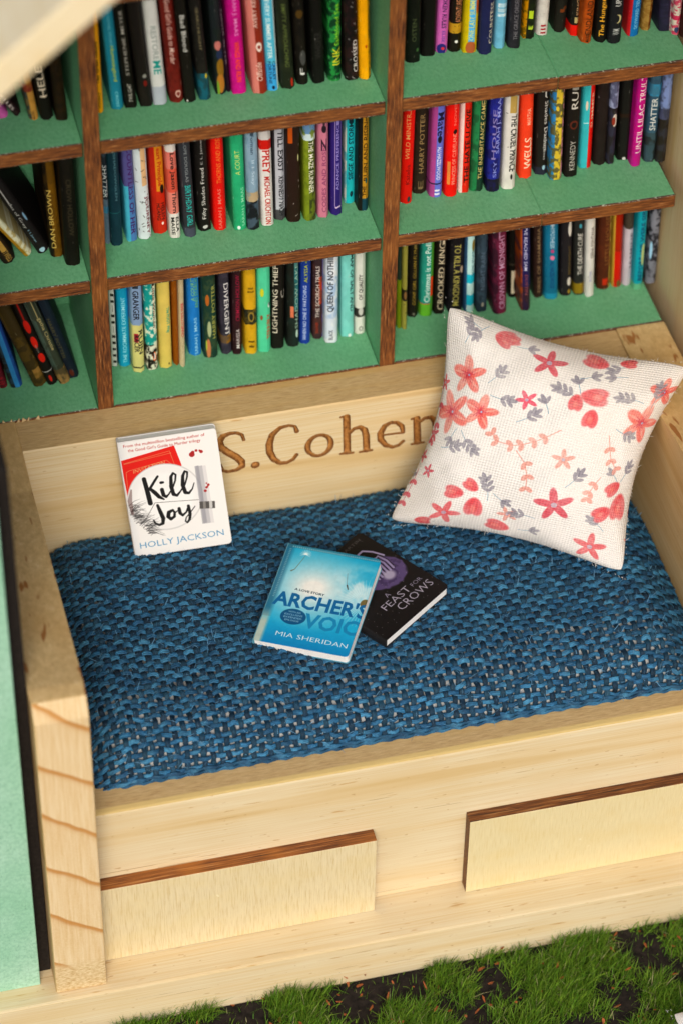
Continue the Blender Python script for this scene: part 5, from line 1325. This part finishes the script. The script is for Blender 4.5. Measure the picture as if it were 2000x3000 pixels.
# ------------------------------------------------------------------ three loose books on the cushion
def loose(O, ex, ey, w, h, th, img, spine_col, label, curl=0.0):
    ex, ey = Vector(ex).normalized(), Vector(ey).normalized()
    nn = ex.cross(ey).normalized(); ey = nn.cross(ex)
    M = Matrix((ex, ey, nn)).transposed().to_4x4()
    M.translation = Vector(O)
    root = empty('loose_book'); root.matrix_world = M
    tag(root, label, 'book', 'loose books on the cushion')
    mat = printed('loose_cover', img, 0.45, 0, 0.12, 0.2)
    rc = 0.075

    def outline(x0, x1, y0, y1, rad):
        p = [(x0, y0)]
        for a in np.linspace(-90, 0, 6): p.append((x1 - rad + rad * math.cos(math.radians(a)), y0 + rad + rad * math.sin(math.radians(a))))
        for a in np.linspace(0, 90, 6): p.append((x1 - rad + rad * math.cos(math.radians(a)), y1 - rad + rad * math.sin(math.radians(a))))
        p.append((x0, y1))
        return p

    def slab(name, x0, x1, y0, y1, z0, z1, m, uv):
        p = outline(x0, x1, y0, y1, rc); n = len(p)
        bm = bmesh.new()
        a = [bm.verts.new((x, y, z0)) for x, y in p]; b = [bm.verts.new((x, y, z1)) for x, y in p]
        bm.faces.new(a[::-1]); top = bm.faces.new(b)
        for i in range(n): bm.faces.new((a[i], a[(i + 1) % n], b[(i + 1) % n], b[i]))
        es = [e for e in bm.edges if all(v in b for v in e.verts)] if uv else []
        if es: bmesh.ops.bevel(bm, geom=es, offset=0.012, segments=2, affect='EDGES')
        if uv:
            l = bm.loops.layers.uv.new('UVMap')
            for f in bm.faces:
                for lp in f.loops:
                    lp[l].uv = ((lp.vert.co.x + w / 2) / w, (lp.vert.co.y + h / 2) / h)
        return link(name, bm_mesh(bm, name), [m], root)

    slab('front_cover', -w / 2, w / 2, -h / 2, h / 2, -0.03, 0.0, mat, True)
    slab('page_block', -w / 2 + 0.02, w / 2 - 0.012, -h / 2 + 0.012, h / 2 - 0.012, -th + 0.024, -0.031, PAPER, False)
    back = simple('back_cover_card', spine_col, 0.1, 12, 0.5)
    slab('back_cover', -w / 2, w / 2, -h / 2, h / 2, -th, -th + 0.023, back, False)
    bm = bmesh.new()                                      # rounded spine
    prof = [(-w / 2 + 0.018, -0.002), (-w / 2 - 0.012, -0.012), (-w / 2 - 0.03, -th * 0.35), (-w / 2 - 0.03, -th * 0.65), (-w / 2 - 0.012, -th + 0.01), (-w / 2 + 0.018, -th + 0.002)]
    a = [bm.verts.new((x, -h / 2 - 0.002, z)) for x, z in prof]; b = [bm.verts.new((x, h / 2 + 0.002, z)) for x, z in prof]
    bm.faces.new(a); bm.faces.new(b[::-1])
    for i in range(len(prof)): bm.faces.new((a[i], b[i], b[(i + 1) % len(prof)], a[(i + 1) % len(prof)]))
    link('spine', bm_mesh(bm, 'spine'), [back], root)
    return root


def quad_map(TL, TR, BR, BL):
    """pixel of a photographed cover -> canvas position (projective)"""
    src = np.array([TL, TR, BR, BL], float); dst = np.array([(0, 1), (1, 1), (1, 0), (0, 0)], float)
    A = []
    for (x, y), (u, v) in zip(src, dst):
        A.append([x, y, 1, 0, 0, 0, -u * x, -u * y]); A.append([0, 0, 0, x, y, 1, -v * x, -v * y])
    hh = np.append(np.linalg.solve(np.array(A), dst.ravel()), 1).reshape(3, 3)

    def f(x, y):
        q = hh @ np.array([x, y, 1.0]); return q[0] / q[2], q[1] / q[2]
    return f


def cover_white():
    A = Art(440, 600, '#EDEAE6', 11)
    g = quad_map((105, 250), (1222, 100), (1412, 1420), (305, 1598))
    P = lambda pts: [(*g(x, y), r / 1110) for x, y, r in pts]
    A.blend(np.clip((0.08 - A.X) / 0.08, 0, 1), '#cfd2d4', 0.5)
    A.text('From the multimillion bestselling author of', (0.05, 0.942), (0.83, 0), (0, 0.032), '#a8332e', 0.0)
    A.text("the Good Girl's Guide to Murder trilogy", (0.09, 0.900), (0.74, 0), (0, 0.034), '#a8332e', 0.0)
    # red card
    c = [g(*p) for p in ((135, 462), (752, 288), (840, 520), (215, 880))]
    m = np.zeros((A.h, A.w), bool)
    fill_tris(m, np.array([[c[0], c[1], c[2]], [c[0], c[2], c[3]]], np.float32) * np.array([A.w, A.h]))
    A.blend(m, '#CC2A22')
    for ln in ([(170, 495), (700, 350), (760, 515)], [(215, 780), (200, 595), (235, 575), (665, 455), (720, 500)], [(175, 500), (720, 372)]):
        A.stroke([(*g(x, y), 0.0028) for x, y in ln], '#d8a878', 0.75)
    a0, a1 = g(285, 610), g(645, 500)
    A.text('INVITATION', a0, (a1[0] - a0[0], a1[1] - a0[1]), (0.004, 0.030), '#dcae7c')
    # plate
    pc = g(650, 880)
    A.spot(*pc, 0.385, 0.285, '#b9b7b4', 1, 0.03)
    A.spot(*pc, 0.378, 0.279, '#efedea', 1, 0.05)
    A.spot(pc[0], pc[1] - 0.004, 0.335, 0.245, '#d8d6d3', 0.55, 0.35)
    A.spot(pc[0], pc[1] - 0.006, 0.315, 0.228, '#f1efec', 1, 0.25)
    A.rect(0.80, 2, 0.1, 0.75, '#EDEAE6')
    # dark feathery strokes at the lower edge of the plate
    rg = random.Random(4)
    for i in range(95):
        t = rg.random()
        bx, by = 235 + 250 * t ** 1.5 + rg.uniform(-15, 25), 1010 + 300 * t + rg.uniform(-60, 40)
        L = rg.uniform(60, 210); a = rg.uniform(-0.75, 0.25)
        A.stroke(P([(bx, by, 5 - 3 * rg.random()), (bx + L * 0.5 * math.cos(a), by + L * 0.5 * math.sin(a) - 12, 3.0), (bx + L * math.cos(a), by + L * math.sin(a) + 10, 1.0)]), '#3a3838', rg.uniform(0.35, 0.85))
    A.stroke(P([(255, 800, 10), (240, 930, 26), (270, 1080, 16)]), '#4a2c2a', 0.45)
    A.stroke(P([(425, 1140, 3), (480, 1040, 3), (530, 950, 3), (720, 935, 3), (1030, 915, 3)]), '#55524f')
    # blade at the right
    for x0, x1, op in ((985, 1030, 0.55), (1000, 1070, 0.35), (990, 1110, 0.18)):
        m = np.zeros((A.h, A.w), bool); c = [g(x0, 530), g(x1, 520), g(x1 + 100, 1180), g(x0 + 90, 1195)]
        fill_tris(m, np.array([[c[0], c[1], c[2]], [c[0], c[2], c[3]]], np.float32) * np.array([A.w, A.h])); A.blend(m, '#8c8a90', op)
    for x0, x1, y, col in ((1040, 1215, 975, '#5a5654'), (1080, 1110, 975, '#8a8682'), (1150, 1185, 970, '#c9c6c2')):
        c = [g(x0, y - 38), g(x1, y - 45), g(x1 + 5, y + 38), g(x0 + 5, y + 45)]
        m = np.zeros((A.h, A.w), bool); fill_tris(m, np.array([[c[0], c[1], c[2]], [c[0], c[2], c[3]]], np.float32) * np.array([A.w, A.h])); A.blend(m, col)
    for x, y, r in ((955, 395, 32), (965, 370, 20), (1003, 350, 16), (1060, 362, 20), (1042, 350, 12), (1108, 812, 17), (1122, 772, 15), (1142, 742, 15), (1120, 725, 9), (1135, 760, 9)):
        X, Y = g(x, y); A.spot(X, Y, r / 1110, r / 1490, '#9c2426', 0.95)
    ink = '#1d1c1c'
    for st in ([(405, 672, 24), (440, 800, 26), (478, 955, 28)], [(562, 642, 13), (525, 700, 15), (470, 790, 16)], [(475, 785, 18), (530, 830, 24), (580, 880, 22), (635, 908, 9)],
               [(600, 716, 17), (622, 712, 15)], [(612, 795, 22), (630, 860, 22), (660, 880, 16), (690, 850, 9)],
               [(690, 850, 9), (735, 780, 9), (765, 690, 10), (770, 625, 11), (738, 605, 12), (715, 650, 18), (718, 760, 22), (745, 850, 22), (785, 865, 15), (825, 815, 9)],
               [(825, 815, 9), (875, 740, 9), (900, 650, 10), (902, 595, 11), (872, 585, 12), (850, 640, 18), (850, 745, 22), (880, 830, 22), (920, 838, 15), (960, 790, 8), (980, 720, 5)],
               [(560, 978, 16), (590, 1050, 22), (625, 1130, 24), (622, 1190, 18), (580, 1212, 12), (535, 1190, 12), (515, 1155, 9)],
               [(735, 1035, 15), (690, 1060, 22), (682, 1110, 22), (715, 1140, 18), (755, 1110, 16), (758, 1060, 14), (735, 1038, 12), (770, 1060, 7), (800, 1035, 7)],
               [(808, 1015, 18), (820, 1070, 20), (850, 1095, 15), (890, 1060, 10), (915, 1000, 13)], [(915, 985, 17), (935, 1080, 18), (930, 1140, 15), (905, 1180, 10), (882, 1165, 8), (890, 1120, 6), (940, 1060, 6), (990, 990, 5)]):
        A.stroke(P(st), ink)
    A.text('HOLLY JACKSON', (0.06, 0.055), (0.87, 0.010), (0, 0.068), '#3f86ad', -0.006)
    return image_from('white_cover_print', A.down())


def cover_blue():
    A = Art(400, 500, '#49B7D2', 12)
    r = np.hypot((A.X - 0.42) / 0.62, (A.Y - 0.60) / 0.40)
    A.a[:] = hexc('#2FA8CC')
    A.blend(np.clip(A.Y, 0, 1) ** 2 * np.ones_like(A.X), '#1795B4', 0.55)
    A.blend(np.clip(1.15 - r, 0, 1) ** 1.2, '#F2F1EA', 1.0)
    A.blend(np.clip((0.24 - A.Y) / 0.24, 0, 1) * np.ones_like(A.X), '#1C7DB0', 0.8)
    f = smooth_noise(A.h, A.w, 9, A.rng)
    A.blend(np.clip(1.2 - np.hypot((A.X - 0.92) / 0.40, (A.Y - 0.66) / 0.26), 0, 1) * np.clip((f - 0.4) * 4, 0, 1), '#EAF1EE', 0.7)
    for i in range(26):                                   # pale seed head
        a = math.radians(95 + i * 7.5)
        A.stroke([(0.985, 0.535, 0.004), (0.985 + 0.30 * math.cos(a), 0.535 + 0.24 * math.sin(a), 0.0015)], '#EEF4F0', 0.5)
    A.spot(0.985, 0.535, 0.045, 0.042, '#6b5a32', 0.9)
    A.stroke([(0.71, 0.80, 0.003), (0.735, 0.71, 0.003), (0.755, 0.66, 0.003)], '#7f98a0')
    A.stroke([(0.745, 0.685, 0.007), (0.768, 0.645, 0.005)], '#4a4236')
    A.stroke([(0.13, 0.73, 0.008), (0.16, 0.75, 0.004), (0.22, 0.90, 0.0025)], '#6b6a58', 0.8)
    for i in range(12):
        a = math.radians(-20 + i * 20); A.stroke([(0.22, 0.915, 0.004), (0.22 + 0.06 * math.cos(a), 0.915 + 0.05 * math.sin(a), 0.0015)], '#F2F6F2', 0.8)
    A.blend(np.clip((0.10 - A.X) / 0.05, 0, 1) * (A.Y > 0.25), '#2c5f78', 0.75)
    A.blend(np.clip((0.10 - A.X) / 0.04, 0, 1) * np.clip((0.34 - A.Y) / 0.14, 0, 1), '#c4c8b8', 0.9)
    A.rect(-1, 2, 0.965, 2, '#3f6f80', 0.7)
    for i in range(44): A.rect(0.06 + i * 0.022, 0.06 + i * 0.022 + 0.011, 0.968, 0.982, '#a9d2d8', 0.7)
    for i in range(30): A.rect(0.035, 0.055, 0.45 + i * 0.017, 0.45 + i * 0.017 + 0.008, '#9fc6cf', 0.6)
    A.text('A LOVE STORY', (0.235, 0.548), (0.32, -0.012), (0, 0.022), '#15303c', 0.02)
    A.text("ARCHER'S", (0.055, 0.372), (0.99, 0.01), (0.0, 0.148), '#1F6796', 0.03)
    A.text('VOICE', (0.435, 0.195), (0.70, 0.01), (0.0, 0.150), '#2A86AE', 0.03)
    A.spot(0.318, 0.285, 0.135, 0.078, '#1D587E', 1, 0.06)
    for i, s_ in enumerate(('WITH AN', 'EXCLUSIVE', 'EXTENDED', 'EPILOGUE')):
        wd = (0.13, 0.19, 0.19, 0.15)[i]; A.text(s_, (0.318 - wd / 2, 0.322 - i * 0.028), (wd, 0), (0, 0.017), '#8fb4c8', 0.02)
    A.text('MIA SHERIDAN', (0.205, 0.078), (0.755, -0.004), (0, 0.044), '#DCE9EC', -0.004)
    A.a *= (0.97 + 0.06 * smooth_noise(A.h, A.w, 40, A.rng))[..., None]
    return image_from('blue_cover_print', A.down())


def cover_black():
    A = Art(400, 480, '#1B1818', 13)
    f = smooth_noise(A.h, A.w, 8, A.rng); f2 = smooth_noise(A.h, A.w, 22, A.rng)
    d = np.hypot((A.X - 0.70) / 0.27, (A.Y - 0.52) / 0.17)
    A.blend(np.clip((1.02 - d + (f - 0.5) * 0.55) * 9, 0, 1), '#65557e', 0.9)
    A.blend(np.clip((0.75 - d + (f2 - 0.5) * 0.9) * 6, 0, 1), '#3b2f4c', 0.55)
    for i in range(7):                                    # ribbons curling out of the blot
        x = 0.56 + 0.045 * i
        A.stroke([(x, 0.50, 0.012), (x + 0.03, 0.60, 0.011), (x + 0.02, 0.69, 0.010), (x - 0.02, 0.76 - 0.012 * i, 0.008), (x - 0.07, 0.80 - 0.012 * i, 0.006)], '#9d93b3', 0.95)
        A.stroke([(x + 0.022, 0.50, 0.004), (x + 0.05, 0.60, 0.004), (x + 0.035, 0.70, 0.003)], '#1b1818', 0.9)
    A.stroke([(0.90, 0.66, 0.011), (0.86, 0.76, 0.012), (0.80, 0.83, 0.012), (0.73, 0.83, 0.011), (0.71, 0.79, 0.010), (0.75, 0.765, 0.009)], '#aaa0be')
    A.spot(0.72, 0.47, 0.07, 0.05, '#b4acc0', 0.9, 0.6)
    A.text('GEORGE R.R. MARTIN', (0.09, 0.925), (0.82, 0), (0, 0.030), '#5c5858', -0.005)
    A.text('A', (0.455, 0.305), (0.06, 0), (0, 0.048), '#a39cae', -0.01)
    A.text('FEAST', (0.31, 0.215), (0.40, 0), (0, 0.070), '#b3adba', -0.008)
    A.text('FOR', (0.75, 0.225), (0.15, 0), (0, 0.040), '#a39cae', -0.01)
    A.text('CROWS', (0.42, 0.115), (0.51, 0), (0, 0.078), '#b3adba', -0.008)
    for _ in range(70):
        A.spot(A.rng.random(), A.rng.random(), 0.0035, 0.003, '#b8b4b4', 0.7)
    return image_from('black_cover_print', A.down())


loose((0.925, -1.72, 7.635), (0.992, -0.097, 0.084), (-0.054, 0.277, 0.960), 2.032, 2.747, 0.24, cover_white(), (0.72, 0.70, 0.68),
      'white paperback with brush-lettered title and red card, propped against the backrest')
loose((3.254, -4.664, 6.91), (0.859, -0.509, 0.061), (0.495, 0.854, 0.161), 2.0, 2.491, 0.27, cover_blue(), (0.10, 0.30, 0.40),
      'turquoise paperback with bold blue title lying on top of the black one')
loose((4.50, -4.335, 6.70), (0.813, 0.582, 0.019), (-0.582, 0.813, -0.006), 2.0, 2.40, 0.235, cover_black(), (0.012, 0.011, 0.011),
      'black paperback with a purple blot, half under the turquoise book')


# ------------------------------------------------------------------ ground and grass
g = mesh_py([(-260, -260, 0), (260, -260, 0), (260, 260, 0), (-260, 260, 0)], [(0, 1, 2, 3)], 'ground')
tag(link('ground', g, [SOIL], None), 'dark bare soil showing between the grass tufts under the base', None, None, 'structure')


def grass():
    def dens(x, y):
        return (np.sin(x * 0.9 + 1.3) * np.cos(y * 1.5 + x * 0.35) + 0.7 * np.sin(x * 2.1 - y * 1.7 + 0.4) + 0.55 * np.sin(3.9 * x + 3.1 * y) + 0.3 * np.sin(7.3 * x - 5.1 * y))
    n = 330000
    x = RNG.uniform(-8, 17, n); y = RNG.uniform(-17, -8.9, n)
    d = dens(x, y) + 0.48
    keep = (RNG.random(n) < np.clip(d * 0.8, 0.03, 1)) & ((x > -4) & (x < 13) & (y > -14) | (RNG.random(n) < 0.25))
    x, y, d = x[keep], y[keep], d[keep]
    n = len(x)
    L = RNG.uniform(0.18, 0.58, n) * np.clip(0.65 + 0.35 * d, 0.5, 1.1)
    th = RNG.uniform(0, 2 * np.pi, n); tilt = np.abs(RNG.normal(0.0, 0.42, n)) + 0.08
    dx, dy = np.cos(th) * np.sin(tilt) + 0.10, np.sin(th) * np.sin(tilt) - 0.05
    dz = np.cos(tilt)
    w_ = RNG.uniform(0.005, 0.010, n)
    sx, sy = -np.sin(th + RNG.normal(0, 0.7, n)), np.cos(th + RNG.normal(0, 0.7, n))
    p0 = np.stack([x, y, np.zeros(n)], -1); dv = np.stack([dx, dy, dz], -1); s_ = np.stack([sx, sy, np.zeros(n)], -1)
    p1 = p0 + dv * (L * 0.55)[:, None]
    p2 = p0 + dv * L[:, None] + np.stack([dx * 0.5, dy * 0.5, -0.22 * np.ones(n)], -1) * (L * 0.4)[:, None]
    V = np.stack([p0 - s_ * w_[:, None], p0 + s_ * w_[:, None], p1 + s_ * w_[:, None] * 0.8, p1 - s_ * w_[:, None] * 0.8, p2], 1).reshape(-1, 3)
    k = np.arange(n)[:, None] * 5
    T = np.concatenate([k + np.array([[0, 1, 2]]), k + np.array([[0, 2, 3]]), k + np.array([[3, 2, 4]])])
    hue = RNG.random((n, 1)); dry = (RNG.random((n, 1)) < 0.04)
    col = np.array([[0.085, 0.24, 0.010]]) * (1 - hue) + np.array([[0.24, 0.38, 0.03]]) * hue
    col = col * RNG.uniform(0.45, 1.05, (n, 1)); col = np.where(dry, np.array([[0.36, 0.33, 0.15]]), col)
    c = np.repeat(np.concatenate([col, np.ones((n, 1))], 1), 5, 0)
    o = link('grass', mesh_np(V, T, 'grass', None, c, None, False), [BLADE], None)
    tag(o, 'fine bright green grass tufts growing in front of the wooden base', None, None, 'stuff')


grass()


def bark():
    n = 260
    V, F = [], []
    for i in range(n):
        c = np.array([random.uniform(-3, 12.5), random.uniform(-13.5, -9.0), random.uniform(0.01, 0.30) if i % 3 else 0.02])
        L, W, H = random.uniform(0.03, 0.11), random.uniform(0.015, 0.035), 0.008
        R_ = Matrix.Rotation(random.uniform(0, 6.3), 3, 'Z') @ Matrix.Rotation(random.uniform(-0.9, 0.9), 3, 'Y')
        b = len(V)
        for sz in (-1, 1):
            for px, py in ((-L, -W * 0.5), (-L * 0.2, -W), (L, -W * 0.3), (L * 0.8, W * 0.6), (-L * 0.3, W)):
                V.append(c + np.array(R_ @ Vector((px, py, sz * H))))
        F += [(b + 4, b + 3, b + 2, b + 1, b), (b + 5, b + 6, b + 7, b + 8, b + 9)] + [(b + j, b + (j + 1) % 5, b + 5 + (j + 1) % 5, b + 5 + j) for j in range(5)]
    o = link('bark_litter', mesh_py(V, F, 'bark_litter'), [BARK], None)
    tag(o, 'orange flecks of bark scattered over the soil and grass', None, None, 'stuff')


bark()
bpy.context.view_layer.update()
